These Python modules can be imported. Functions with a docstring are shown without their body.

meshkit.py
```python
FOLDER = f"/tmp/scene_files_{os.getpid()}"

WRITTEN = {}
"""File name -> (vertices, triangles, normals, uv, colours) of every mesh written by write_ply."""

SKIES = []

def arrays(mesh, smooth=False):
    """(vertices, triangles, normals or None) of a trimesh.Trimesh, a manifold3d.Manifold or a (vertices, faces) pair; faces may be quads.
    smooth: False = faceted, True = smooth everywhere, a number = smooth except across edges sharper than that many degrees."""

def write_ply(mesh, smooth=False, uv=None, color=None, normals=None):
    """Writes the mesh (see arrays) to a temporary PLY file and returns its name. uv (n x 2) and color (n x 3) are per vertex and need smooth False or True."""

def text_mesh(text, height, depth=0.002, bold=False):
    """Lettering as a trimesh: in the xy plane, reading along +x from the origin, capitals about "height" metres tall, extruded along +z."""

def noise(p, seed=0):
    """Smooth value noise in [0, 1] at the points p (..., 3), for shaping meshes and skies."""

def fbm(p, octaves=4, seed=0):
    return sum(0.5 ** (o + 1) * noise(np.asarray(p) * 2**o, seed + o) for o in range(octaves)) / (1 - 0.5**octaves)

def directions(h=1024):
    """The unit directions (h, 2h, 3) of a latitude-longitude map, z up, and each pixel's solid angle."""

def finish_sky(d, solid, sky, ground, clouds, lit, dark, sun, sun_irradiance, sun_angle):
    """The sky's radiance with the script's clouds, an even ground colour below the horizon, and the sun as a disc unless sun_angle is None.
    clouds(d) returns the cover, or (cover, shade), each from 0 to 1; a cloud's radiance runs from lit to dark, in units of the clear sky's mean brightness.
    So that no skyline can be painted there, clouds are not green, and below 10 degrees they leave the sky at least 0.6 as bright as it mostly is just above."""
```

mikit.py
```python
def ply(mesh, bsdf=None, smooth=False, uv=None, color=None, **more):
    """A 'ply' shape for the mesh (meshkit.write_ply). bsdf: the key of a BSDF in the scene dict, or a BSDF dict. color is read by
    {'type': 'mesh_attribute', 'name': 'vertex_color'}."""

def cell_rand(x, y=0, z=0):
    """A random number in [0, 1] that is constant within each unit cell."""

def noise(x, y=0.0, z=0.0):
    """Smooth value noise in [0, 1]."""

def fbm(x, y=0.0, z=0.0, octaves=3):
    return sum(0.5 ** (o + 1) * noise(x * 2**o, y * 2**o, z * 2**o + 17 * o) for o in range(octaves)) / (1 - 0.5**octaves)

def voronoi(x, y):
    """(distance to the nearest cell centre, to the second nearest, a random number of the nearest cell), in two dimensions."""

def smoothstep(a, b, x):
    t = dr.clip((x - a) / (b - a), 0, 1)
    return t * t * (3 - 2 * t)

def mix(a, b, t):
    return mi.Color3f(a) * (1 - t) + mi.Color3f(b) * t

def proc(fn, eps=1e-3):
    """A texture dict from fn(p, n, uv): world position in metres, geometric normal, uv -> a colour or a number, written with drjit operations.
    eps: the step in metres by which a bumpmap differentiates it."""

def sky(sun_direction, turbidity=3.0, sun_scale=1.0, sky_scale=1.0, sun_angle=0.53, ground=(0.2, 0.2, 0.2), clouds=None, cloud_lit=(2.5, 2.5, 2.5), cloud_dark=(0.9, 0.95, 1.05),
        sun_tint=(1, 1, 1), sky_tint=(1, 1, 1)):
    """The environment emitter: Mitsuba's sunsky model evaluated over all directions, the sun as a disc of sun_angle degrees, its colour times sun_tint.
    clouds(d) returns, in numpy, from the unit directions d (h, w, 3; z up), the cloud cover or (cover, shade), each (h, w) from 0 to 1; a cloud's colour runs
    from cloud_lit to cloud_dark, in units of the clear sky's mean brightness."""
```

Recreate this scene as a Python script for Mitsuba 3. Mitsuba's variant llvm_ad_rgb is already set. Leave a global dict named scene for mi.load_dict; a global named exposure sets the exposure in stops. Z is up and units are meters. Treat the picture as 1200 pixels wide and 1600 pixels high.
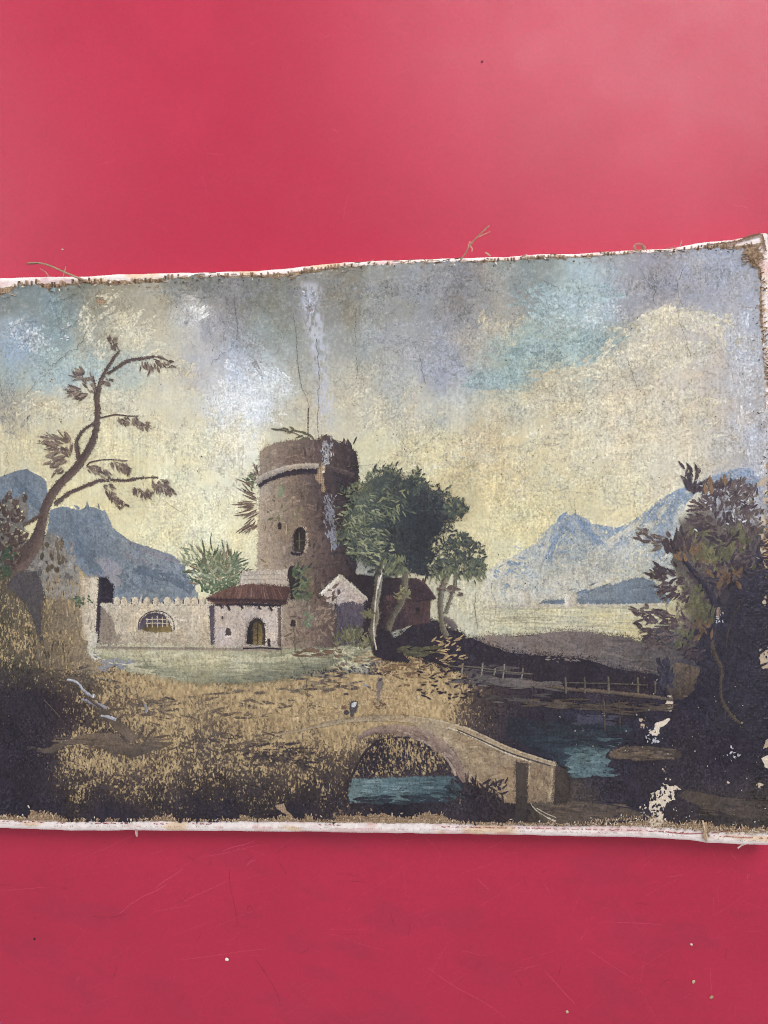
import math, random
import numpy as np, trimesh, drjit as dr, mitsuba as mi, mikit
from shapely.geometry import Polygon, Point, LineString, box
from shapely.ops import unary_union
from mikit import proc, fbm, noise, smoothstep, mix, voronoi
import meshkit
T = mi.ScalarTransform4f

# ------------------------------------------------------------------ camera, light, exposure
PZ = 0.0135                                   # height of the painted face above the red tabletop (m)
CAM = np.array([0.04000423, 0.019035, 0.41412 + PZ])
FWD = np.array([-0.0737223, 0.00103907, -0.99727827]); UP = np.array([0.01190874, 0.99992908, 0.00016149])
exposure = 0.0
scene, labels = {'type': 'scene'}, {}
scene['camera'] = {'type': 'perspective', 'fov': 2 * math.degrees(math.atan(800 / 1155)), 'fov_axis': 'y', 'near_clip': 0.01, 'far_clip': 50.0,
    'to_world': T().look_at(origin=CAM.tolist(), target=(CAM + FWD).tolist(), up=UP.tolist())}
# a large daylit window up behind the far right end of the table, a weaker one to the left, and the pale room around
scene['room_light'] = {'type': 'constant', 'radiance': {'type': 'rgb', 'value': [0.46, 0.455, 0.465]}}
scene['window_light'] = {'type': 'rectangle', 'to_world': T().look_at(origin=[0.62, 1.40, 1.42], target=[0.0, 0.0, 0.0], up=[0, 0, 1]) @ T().scale([0.6, 0.5, 1]),
    'emitter': {'type': 'area', 'radiance': {'type': 'rgb', 'value': [7.5, 7.4, 7.4]}}, 'bsdf': {'type': 'diffuse'}}
scene['side_window_light'] = {'type': 'rectangle', 'to_world': T().look_at(origin=[-1.9, 1.1, 1.6], target=[0.0, 0.0, 0.0], up=[0, 0, 1]) @ T().scale([0.5, 0.5, 1]),
    'emitter': {'type': 'area', 'radiance': {'type': 'rgb', 'value': [4.7, 4.7, 4.75]}}, 'bsdf': {'type': 'diffuse'}}
for k, t in (('window_light', 'large bright window panel above the far right of the tabletop'), ('side_window_light', 'smaller bright window panel to the left of the tabletop')):
    labels[k] = {'label': t, 'category': 'window', 'kind': 'structure'}

# ------------------------------------------------------------------ canvas measurements
# The picture was measured in survey units on a photo; this plane rectification (flat canvas, fixed) turns them into metres on the canvas.
HI = np.array([[3.75545894e-04, -4.44716298e-06, -2.12002563e-01], [-3.16919858e-06, -3.73897491e-04, 3.21265822e-01], [6.65734894e-05, 1.45820220e-07, 1.0]])
U = 0.000365                                  # one survey unit in metres, about
def C(pts):
    p = np.atleast_2d(np.asarray(pts, float))
    w = np.c_[p, np.ones(len(p))] @ HI.T
    return w[:, :2] / w[:, 2:]
RNG = np.random.default_rng(7)
def rnd(a, b): return RNG.uniform(a, b)
def lin(c):
    c = np.asarray(c, float) / 255
    return np.where(c <= 0.04045, c / 12.92, ((c + 0.055) / 1.055) ** 2.4)
def spline(pts, n=6):
    p = np.asarray(pts, float)
    if len(p) < 3: return p
    q = np.vstack([2 * p[0] - p[1], p, 2 * p[-1] - p[-2]]); out = []
    for i in range(1, len(q) - 2):
        for t in np.arange(n) / n:
            a, b, c, d = q[i - 1:i + 3]
            out.append(0.5 * (2 * b + (c - a) * t + (2 * a - 5 * b + 4 * c - d) * t * t + (3 * b - 3 * c + d - a) * t ** 3))
    return np.vstack(out + [p[-1]])

# ------------------------------------------------------------------ pigments: ramps of mixed paint
PAL, RAMP = [], {}
def ramp(name, *cols):
    RAMP[name] = (len(PAL), len(cols)); PAL.extend(cols)
def pig(name, t):
    o, n = RAMP[name]
    return (o + np.clip(t, 0, 1) * (n - 1) + 0.5)
ramp('bluehill', (92, 108, 126), (116, 130, 144), (146, 156, 164))
ramp('haze', (128, 128, 140), (150, 150, 158))
ramp('farmount', (128, 150, 178), (150, 166, 180), (176, 182, 178), (202, 198, 180))
ramp('bark', (70, 55, 53), (96, 76, 70), (128, 108, 96))
ramp('brownleaf', (84, 66, 62), (112, 92, 82), (150, 130, 108))
ramp('rock', (92, 86, 86), (126, 122, 116), (158, 152, 142))
ramp('cliff', (78, 70, 58), (132, 114, 88), (180, 158, 122))
ramp('wall', (122, 106, 100), (164, 148, 126), (194, 178, 150), (218, 204, 176))
ramp('plaster', (150, 134, 126), (186, 170, 158), (212, 198, 184))
ramp('tower', (54, 45, 52), (84, 68, 68), (120, 100, 88), (154, 134, 114), (184, 164, 140))
ramp('stone', (120, 108, 100), (168, 154, 138), (206, 194, 176))
ramp('roof', (56, 44, 48), (92, 68, 66), (124, 96, 86), (164, 138, 122))
ramp('redhouse', (46, 40, 46), (66, 53, 57), (90, 69, 69))
ramp('purple', (70, 62, 76), (100, 90, 104))
ramp('darkdoor', (42, 36, 40), (70, 60, 58))
ramp('doorwood', (80, 68, 50), (116, 100, 66), (146, 128, 90))
ramp('green', (50, 66, 54), (76, 98, 70), (110, 124, 92), (156, 164, 132))
ramp('tree', (46, 50, 58), (62, 70, 70), (92, 102, 82), (130, 134, 92), (164, 166, 132))
ramp('treetrunk', (64, 58, 56), (112, 104, 86), (160, 154, 146))
ramp('grass', (108, 110, 92), (148, 147, 117), (182, 177, 141), (202, 195, 160))
ramp('hill', (58, 50, 56), (86, 80, 82), (118, 106, 102), (134, 120, 112))
ramp('dark', (40, 33, 46), (50, 42, 54), (66, 56, 62))
ramp('navy', (40, 37, 50), (52, 48, 64), (72, 70, 88))  # blue of these darks is sky sheen on varnish, mixed into the pigment
ramp('bridge', (102, 82, 68), (148, 124, 96), (176, 154, 120), (202, 188, 158))
ramp('ring', (112, 90, 82), (150, 124, 108), (180, 160, 138))
ramp('water', (40, 42, 54), (54, 72, 82), (90, 118, 124), (134, 156, 158))
ramp('path', (62, 54, 52), (92, 78, 68), (122, 102, 84))
ramp('darkleaf', (60, 50, 60), (82, 68, 74), (108, 92, 90), (130, 122, 104))
ramp('olive', (74, 72, 58), (104, 102, 72), (132, 124, 84))
ramp('rust', (104, 80, 64), (146, 112, 76))
ramp('pale', (176, 168, 150), (220, 214, 200), (240, 238, 232))
ramp('bloom', (126, 128, 142), (170, 173, 184), (216, 218, 222))
ramp('burlap', (100, 78, 66), (150, 124, 102), (188, 164, 136), (218, 200, 174))
ramp('cream', (196, 176, 160), (226, 212, 200), (242, 234, 226))
ramp('crack', (58, 52, 46), (84, 76, 64))
ramp('gesso', (176, 158, 136), (214, 200, 180), (236, 226, 210))
ramp('lake', (166, 164, 140), (194, 188, 152), (214, 208, 176))
ramp('skycream', (176, 164, 138), (204, 196, 164), (226, 220, 192))
ramp('skyteal', (118, 138, 142), (146, 172, 172), (178, 198, 200))
ramp('skygrey', (112, 114, 112), (140, 142, 146), (172, 174, 182))
ramp('skywhite', (186, 194, 204), (214, 220, 224), (234, 236, 234))
ramp('redink', (150, 60, 66), (200, 110, 110))
ramp('ochre', (150, 122, 84), (190, 160, 112), (206, 180, 134))
def dull(c, k):
    c = np.asarray(c, float); return c + k * ((c @ [.3, .55, .15])[..., None] - c)
KEEP = [RAMP[k] for k in ('burlap', 'doorwood', 'cream', 'gesso', 'pale', 'roof', 'redhouse')]
PAL = [tuple(c) if any(o <= i < o + m for o, m in KEEP) else tuple(dull(c, .22)) for i, c in enumerate(np.array(PAL, float))]
PALN = len(PAL)
PALF = [mi.Float(np.ascontiguousarray(lin(PAL)[:, k]).astype(np.float32)) for k in range(3)]
def palette(u):
    f = dr.clip(u - 0.5, 0, PALN - 1.001); i = mi.UInt32(f); t = f - mi.Float(i)
    return mi.Color3f(*[dr.gather(mi.Float, c, i) * (1 - t) + dr.gather(mi.Float, c, dr.minimum(i + 1, PALN - 1)) * t for c in PALF])

# ------------------------------------------------------------------ the broad underpainting: large soft areas of mixed colour (survey x, y, colour, wear)
FIELD = [
 # sky, top to bottom
 (20,470,(112,124,124)),(80,490,(118,138,142)),(130,460,(116,120,108)),(180,470,(146,140,116)),(240,480,(162,156,134)),(300,450,(118,118,106)),(360,470,(124,124,124)),(420,470,(114,118,108)),(485,470,(130,132,130)),(540,465,(124,120,106)),(600,470,(138,140,134)),(660,465,(136,140,144)),(720,470,(124,124,128)),(780,470,(148,148,142)),(830,440,(120,134,134)),(880,480,(150,172,176)),(930,480,(152,174,180)),(985,465,(142,142,150)),(1040,440,(136,136,150)),(1100,440,(146,152,170)),(1160,450,(152,158,174)),
 (20,530,(140,164,184)),(80,545,(122,148,156)),(140,525,(152,150,128)),(190,520,(188,180,148)),(260,520,(184,178,152)),(298,500,(184,186,186)),(350,515,(146,148,156)),(400,530,(134,148,148)),(450,540,(128,138,132)),(495,540,(146,150,146)),(560,540,(140,144,138)),(620,540,(148,153,156)),(700,540,(142,145,152)),(760,535,(166,162,148)),(800,560,(140,168,162)),(850,530,(150,172,166)),(905,545,(144,174,170)),(945,530,(136,156,154)),(985,535,(178,172,154)),(1040,515,(190,182,164)),(1100,530,(182,176,164)),(1150,520,(164,166,174)),(1185,540,(160,165,178)),
 (20,585,(150,168,166)),(80,580,(158,178,178)),(140,560,(168,184,176)),(200,580,(168,180,168)),(260,580,(195,190,164)),(320,575,(170,170,172)),(370,570,(174,184,200)),(430,580,(186,200,208)),(475,590,(166,164,148)),(515,590,(178,176,160)),(560,590,(170,170,154)),(620,590,(164,168,164)),(700,590,(152,158,172)),(760,600,(142,162,164)),(800,595,(136,166,162)),(850,600,(176,170,144)),(900,585,(172,172,150)),(960,575,(186,178,154)),(1040,570,(195,186,164)),(1100,590,(186,178,166)),(1160,590,(174,172,174)),
 (20,640,(160,154,130)),(80,640,(190,184,152)),(150,640,(200,195,164)),(220,640,(205,198,164)),(280,640,(206,200,168)),(340,620,(202,208,208)),(400,620,(208,216,220)),(450,640,(186,182,158)),(520,640,(190,186,162)),(580,640,(185,181,158)),(650,640,(186,182,162)),(705,645,(176,178,164)),(760,645,(184,176,146)),(820,640,(190,180,146)),(900,640,(202,192,158)),(980,640,(205,195,168)),(1060,640,(196,186,164)),(1130,640,(186,178,164)),(1185,640,(172,170,174)),
 (20,700,(194,186,148)),(80,700,(206,198,154)),(150,700,(206,196,150)),(220,700,(208,200,154)),(300,700,(214,209,168)),(370,700,(220,217,192)),(450,700,(200,194,160)),(600,700,(202,196,154)),(680,700,(206,196,148)),(760,700,(188,172,130)),(820,700,(206,195,152)),(900,700,(206,196,158)),(980,700,(206,196,164)),(1060,700,(206,196,168)),(1130,700,(184,180,168)),(1185,700,(168,170,180)),
 (120,770,(212,202,152)),(200,760,(211,201,150)),(300,760,(222,216,174)),(370,760,(222,217,180)),(720,760,(194,180,130)),(800,760,(202,187,134)),(880,760,(202,191,144)),(980,770,(210,201,158)),(1050,750,(204,197,170)),(1150,760,(160,162,172)),(250,820,(217,211,164)),(330,820,(222,219,180)),(385,830,(216,209,164)),(770,830,(212,201,148)),(820,800,(206,196,144)),(890,790,(204,194,148)),(980,810,(212,202,160)),(330,870,(216,211,168)),(780,870,(206,200,154)),
 # far water and meadow
 (750,950,(190,186,154)),(850,950,(198,190,148)),(950,950,(202,192,142)),(1030,960,(186,176,128)),(800,985,(186,186,152)),(900,975,(194,190,150)),(980,985,(196,186,134)),
 (180,1022,(170,168,134)),(260,1028,(172,172,136)),(340,1026,(156,154,124)),(440,1028,(142,142,118)),(260,1052,(140,146,126)),(350,1052,(128,134,116)),(440,1050,(122,124,104)),(540,1022,(140,144,136)),(520,1045,(118,110,92)),
]
GROUND = [
 # worn brown foreground, darks tinted with painted varnish sheen: colour, wear (share of bare ochre ground showing)
 (40,960,(136,119,95),.55),(100,960,(150,136,102),.7),(30,1030,(70,62,54),.35),(110,1030,(117,100,78),.62),(20,1100,(47,38,52),.08),(70,1110,(49,39,54),.14),(110,1090,(57,44,48),.3),(180,1090,(112,92,70),.66),(260,1085,(148,122,85),.78),(340,1095,(143,117,82),.74),(430,1085,(136,112,78),.74),(520,1085,(141,114,80),.82),(620,1070,(141,112,78),.9),(690,1060,(126,100,73),.8),(660,1110,(146,117,85),.95),(740,1115,(90,73,63),.7),(790,1090,(53,43,56),.12),
 (180,1130,(75,63,61),.4),(260,1135,(117,97,73),.62),(330,1140,(87,73,65),.5),(420,1130,(146,119,85),.74),(520,1120,(141,114,82),.8),(20,1170,(45,36,52),.03),(60,1190,(43,35,50),.12),(120,1195,(87,70,63),.68),(200,1205,(92,73,63),.66),(290,1195,(90,73,63),.62),(380,1180,(87,73,65),.56),(450,1165,(102,85,68),.6),(450,1200,(90,73,63),.62),(520,1180,(102,85,68),.6),(530,1215,(53,42,54),.25),
 (40,1240,(43,35,52),.03),(120,1240,(52,42,46),.36),(210,1235,(52,42,46),.36),(310,1235,(52,42,46),.36),(420,1240,(52,42,46),.36),(500,1245,(52,42,46),.36),(60,1275,(42,35,52),.0),(180,1275,(42,35,52),.0),(320,1275,(42,35,52),.0),(460,1275,(42,35,52),.0),(620,1265,(37,33,46),.0),(740,1260,(53,42,52),.05),
 (620,1180,(73,61,63),.52),(680,1180,(74,56,65),.4),(780,1030,(55,43,48),.1),(780,1060,(63,52,54),.04),(860,1040,(51,40,48),.03),(900,1060,(53,43,58),.03),(840,1100,(49,40,56),.02),(980,1060,(55,44,52),.02),(870,1130,(47,40,54),.02),(760,1140,(45,39,56),.06),(980,1120,(51,43,60),.02),(1060,1120,(45,38,56),.02),(1120,1080,(43,38,60),.01),(1180,1060,(45,42,66),.01),(900,1150,(43,50,68),.0),(1000,1150,(45,40,56),.0),(1060,1180,(51,42,52),.02),(1140,1180,(43,36,52),.01),(1190,1180,(45,38,56),.01),(960,1230,(49,42,58),.02),(1040,1240,(51,43,58),.02),(1120,1220,(49,42,60),.0),(900,1270,(72,62,58),.03),(1100,1260,(60,52,52),.02),(1180,1262,(66,57,54),.02),(1050,1278,(47,40,50),.02),(700,1240,(49,43,56),.05),
 (1100,850,(92,86,80),.02),(1150,900,(63,54,68),.02),(1190,950,(49,44,62),.02),(1110,960,(66,60,64),.02),(1160,1000,(49,44,64),.01),(1060,1010,(74,70,80),.02),
]
def field_fn(rows, s):
    P = C([(r[0], r[1]) for r in rows]).astype(float); col = lin(dull([r[2] for r in rows], .26)); w = [(r[3] if len(r) > 3 else 0.0) for r in rows]
    k = -0.5 / (s * U) ** 2
    def fn(x, y):
        S = mi.Float(1e-12); R = mi.Float(0); G = mi.Float(0); B = mi.Float(0); W = mi.Float(0)
        for (px, py), c, ww in zip(P, col, w):
            g = dr.exp(k * (dr.square(x - float(px)) + dr.square(y - float(py))))
            S += g; R += g * float(c[0]); G += g * float(c[1]); B += g * float(c[2])
            if ww: W += g * ww
        return mi.Color3f(R / S, G / S, B / S), W / S
    return fn
FIELD = [(x, y, np.minimum(np.array(c) * 1.05 + 3, 234)) for x, y, c in FIELD]
sky_field, ground_field, under_field = field_fn(FIELD, 21), field_fn(GROUND, 26), field_fn(FIELD + GROUND, 22)

# ------------------------------------------------------------------ age: grain of the weave, grime, abrasion and craquelure, common to all the paint
XR = float(C([(1120, 800)])[0, 0])
OCHRE = [float(v) for v in lin((212, 188, 144))]; OCHRE2 = [float(v) for v in lin((158, 136, 102))]
def mm(p): return p.x * 1000.0, p.y * 1000.0
def crackle(X, Y):
    wx, wy = fbm(X * 0.35, Y * 0.35, 3.0, 3) * 5.0, fbm(X * 0.35, Y * 0.35, 9.0, 3) * 5.0
    a, b, _ = voronoi((X + wx) / 11.0, (Y + wy) / 15.0)
    m = smoothstep(0.5, 0.75, noise(X * 0.05, Y * 0.04, 4.0))
    return (1 - smoothstep(0.0, 0.035, b - a)) * m
def weave(X, Y):
    return dr.sin(X * 7.0 + 1.2 * noise(X * .3, Y * .3)) * 0.5 + dr.sin(Y * 7.6 + 1.2 * noise(X * .3, Y * .3, 5.)) * 0.5
def aged(c, p, wear, amt=1.0):
    X, Y = mm(p)
    n1 = fbm(X * 0.22, Y * 0.22, 1.0, 3) - 0.5
    n2 = fbm(X * 1.1, Y * 0.9, 2.0, 3) - 0.5
    st = noise(X * 1.6, Y * 0.16, 6.0) - 0.5
    n0 = fbm(X * 0.075, Y * 0.075, 71.0, 3) - 0.5
    fine = noise(X * 2.3, Y * 2.0, 17.) - .5
    fib = noise(X * 0.5 + Y * 1.9, Y * 0.5 - X * 1.9, 27.) + noise(X * 0.5 - Y * 1.9, Y * 0.5 + X * 1.9, 37.) - 1.0
    c = c * dr.maximum(1 + amt * (0.42 * n0 + 0.45 * n1 + 1.0 * n2 + 0.55 * fine + 0.22 * fib + 0.24 * st + 0.06 * weave(X, Y)), 0.15)
    tint = fbm(X * 0.12, Y * 0.12, 91.0, 2) - 0.5
    c = c * mi.Color3f(1 + 0.09 * tint, 1.0, 1 - 0.15 * tint)
    # dust lodged in the grain, seen on the darks
    c = c + mi.Color3f(0.034, 0.032, 0.044) * amt * smoothstep(0.56, 0.80, fbm(X * 1.3, Y * 1.1, 81.0, 3)) * smoothstep(.35, .65, fbm(X * .06, Y * .06, 83., 3))
    # bare ground where the weave's tops have been rubbed
    r = 0.42 * fbm(X * 1.2, Y * 0.62, 8.0, 3) + 0.26 * fbm(X * 0.16, Y * 0.16, 11.0, 4) + 0.32 * fbm(X * 1.9, Y * 1.3, 3.0, 2)
    th = 0.78 - 0.52 * wear
    bare = smoothstep(th - .05, th + 0.11, r) * smoothstep(0.0, 0.04, wear)
    c = mix(c, mix(OCHRE2, OCHRE, noise(X * .9, Y * .4, 13.)) * (0.84 + 0.5 * (n2 + .25)), bare * 0.88)
    ck = crackle(X, Y)
    return dr.maximum(mix(c, c * 0.45, ck * 0.5), 0.0)
DIRT = [float(v) for v in lin((112, 92, 62))]
BLOOM = [float(v) for v in lin((196, 200, 212))]
BL = C([(486, 436), (486, 480), (492, 520), (500, 560), (507, 620), (508, 690)])
def sky_color(p, n, uv):
    X, Y = mm(p)
    wx = (fbm(X * .07, Y * .07, 1.5, 4) - .5) * .024 + (fbm(X * .35, Y * .3, 2.5, 2) - .5) * .008
    wy = (fbm(X * .07, Y * .07, 7.5, 4) - .5) * .024 + (fbm(X * .35, Y * .3, 9.5, 2) - .5) * .008
    c, w = sky_field(p.x + wx, p.y + wy)
    # brown dirt caught in the weave, strongest to the right of the tower
    d = fbm(X * 0.9, Y * 1.0, 21.0, 3); zone = smoothstep(0.42, 0.62, fbm(X * .035, Y * .035, 31., 3)) * 0.8 + 0.12 + 0.25 * smoothstep(0.04, 0.14, p.x)
    c = mix(c, mi.Color3f(DIRT), smoothstep(0.42, 0.85, d) * 0.36 * zone)
    light = smoothstep(0.52, 0.78, fbm(X * 0.7, Y * 0.7, 41.0, 4))
    c = mix(c, mix(c * 1.3 + 0.03, mi.Color3f(0.70, 0.68, 0.60), 0.35), light * 0.32)
    drag = smoothstep(0.5, 0.72, noise(X * 0.9, Y * 0.05, 43.)) * smoothstep(0.45, 0.62, fbm(X * .04, Y * .04, 47., 2))
    c = mix(c, dr.minimum(c * 1.18 + 0.03, 0.9), drag * 0.55 * (1 - smoothstep(0.07, 0.12, p.y)))
    # pale rubbed line over the stretcher bar
    x0 = mi.Float(float(BL[0, 0]))
    for (ax, ay), (bx, by) in zip(BL[:-1], BL[1:]):
        t = dr.clip((p.y - float(ay)) / float(by - ay), 0, 1)
        x0 = x0 + t * float(bx - ax)
    dx = dr.abs(p.x - x0 + (noise(X * .2, Y * .2, 2.) - .5) * .004)
    inside = smoothstep(float(BL[-1, 1]), float(BL[-1, 1]) + .02, p.y) * (1 - smoothstep(float(BL[0, 1]) - .004, float(BL[0, 1]), p.y))
    c = mix(c, mi.Color3f(BLOOM), (1 - smoothstep(.0015, .0085, dx)) * inside * smoothstep(.26, .66, fbm(X * .8, Y * .3, 51., 3)) * 0.75)
    return aged(c, p, mi.Float(0.0), 0.20 + 0.40 * smoothstep(.40, .66, fbm(X * .04, Y * .05, 57., 3)))
def ground_color(p, n, uv):
    X, Y = mm(p)
    wx = (fbm(X * .1, Y * .1, 1.5, 3) - .5) * .014; wy = (fbm(X * .1, Y * .1, 7.5, 3) - .5) * .014
    c, w = ground_field(p.x + wx, p.y + wy)
    return aged(c, p, w, 1.0)
def motif_color(p, n, uv):
    # uv.y > 0: how far the paint is rubbed to the bare ground; uv.y < 0: how thinly it is scumbled over the underpainting
    X, Y = mm(p)
    u, w = under_field(p.x + (fbm(X * .2, Y * .2, 1.5, 2) - .5) * .008, p.y + (fbm(X * .2, Y * .2, 7.5, 2) - .5) * .008)
    a = dr.clip(-uv.y, 0, 1)
    k = smoothstep(0.25, 0.75, a + (fbm(X * 1.1, Y * 0.9, 61., 3) - .5) * 0.95) * smoothstep(0, .12, a)
    return aged(mix(palette(uv.x), u, k), p, dr.maximum(uv.y, 0) + w * k, 0.66)
def fiber_color(p, n, uv):
    X, Y = mm(p)
    return palette(uv.x) * (0.75 + 0.5 * noise(X * 2.5, Y * 2.5, p.z * 2500.))
def relief(p, n, uv):
    X, Y = mm(p)
    edge = 1.0 + 2.0 * smoothstep(XR, XR + 0.025, p.x)
    h = (fbm(X * 0.85, Y * 0.8, 2.0, 3) - 0.5) * 0.24 + 0.018 * weave(X, Y) + (noise(X * 1.6, Y * 0.16, 6.0) - .5) * 0.05
    return (h * edge - 0.12 * crackle(X, Y)) * 0.001
def lining_color(p, n, uv):
    X, Y = mm(p)
    w = dr.sin(X * 9.0 + Y * 5.0) * dr.sin(Y * 9.0 - X * 2.0)
    c = mix([float(v) for v in lin((249, 240, 236))], [float(v) for v in lin((222, 204, 200))], smoothstep(0.1, 0.9, w) * .55)
    st = smoothstep(0.60, 0.74, fbm(X * .045, Y * .15, 5., 3))
    c = mix(c, mi.Color3f([float(v) for v in lin((226, 188, 132))]), st * .6)
    pk = smoothstep(0.58, 0.72, fbm(X * .08 + 40, Y * .25, 15., 3))
    c = mix(c, mi.Color3f([float(v) for v in lin((216, 140, 140))]), pk * .3)
    return c * (0.86 + 0.28 * fbm(X * .6, Y * .6, 3., 2))
def lining_relief(p, n, uv):
    X, Y = mm(p)
    return (dr.sin(X * 9.0 + Y * 5.0) * dr.sin(Y * 9.0 - X * 2.0) * 0.05 + fbm(X * .3, Y * .3, 1., 2) * .25) * 0.001
def burlap_color(p, n, uv):
    X, Y = mm(p)
    a = dr.sin(X * 6.0); b = dr.sin(Y * 6.6)
    gap = smoothstep(0.25, 0.9, -(a + b) * .5)
    c = mix([float(v) for v in lin((156, 130, 108))], [float(v) for v in lin((198, 176, 148))], fbm(X * .7, Y * .7, 3., 3))
    return mix(c, mi.Color3f([float(v) for v in lin((60, 42, 36))]), gap * .8)
def burlap_relief(p, n, uv):
    X, Y = mm(p)
    return (dr.sin(X * 6.0) + dr.sin(Y * 6.6)) * 0.00008
def red_color(p, n, uv):
    X, Y = mm(p)
    m = fbm(X * .018, Y * .018, 3., 3)
    c = mix([float(v) for v in lin((192, 42, 74))], [float(v) for v in lin((187, 40, 71))], smoothstep(.35, .65, m))
    low = 1 - smoothstep(-0.22, 0.10, p.y)          # near half darkened by light falloff put into the colour; smears stay here
    smear = smoothstep(.5, .75, fbm(X * .03 + Y * .02, Y * .06, 8., 4)) * low
    c = mix(c, mi.Color3f([float(v) for v in lin((150, 50, 74))]), smear * .2 + 0.16 * low)
    return c * (0.92 + 0.16 * fbm(X * 1.4, Y * 1.4, 2., 2))
def red_rough(p, n, uv):
    X, Y = mm(p)
    return 0.40 + 0.10 * (fbm(X * .05, Y * .05, 4., 3) - .5) + 0.10 * (noise(X * 1.7, Y * 1.7) - .5)
def red_relief(p, n, uv):
    X, Y = mm(p)
    return (fbm(X * 1.2, Y * 1.2, 7., 3) * 0.034) * 0.001

def bsdf(key, color, rough, spec, bump=None, eps=1.5e-4, **kw):
    b = {'type': 'principled', 'base_color': proc(color) if callable(color) else {'type': 'rgb', 'value': [float(v) for v in lin(color)]},
         'roughness': proc(rough) if callable(rough) else rough, 'specular': spec, **kw}
    if bump is not None: b = {'type': 'bumpmap', 'arbitrary': proc(bump, eps), 'scale': 1.0, 'nested': b}
    scene[key] = {'type': 'twosided', 'nested': b}
bsdf('sky_paint', sky_color, 0.42, 0.35, relief)
bsdf('ground_paint', ground_color, 0.40, 0.35, relief)
bsdf('motif_paint', motif_color, 0.40, 0.35, relief)
bsdf('fiber', fiber_color, 0.9, 0.15)
bsdf('lining_cloth', lining_color, 0.9, 0.15, lining_relief)
bsdf('burlap_cloth', burlap_color, 0.9, 0.15, burlap_relief)
bsdf('red_plastic', red_color, red_rough, 0.45, red_relief)
bsdf('scratch_pale', (202, 74, 100), 0.6, 0.3)
bsdf('scratch_dark', (140, 36, 58), 0.6, 0.3)

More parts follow.
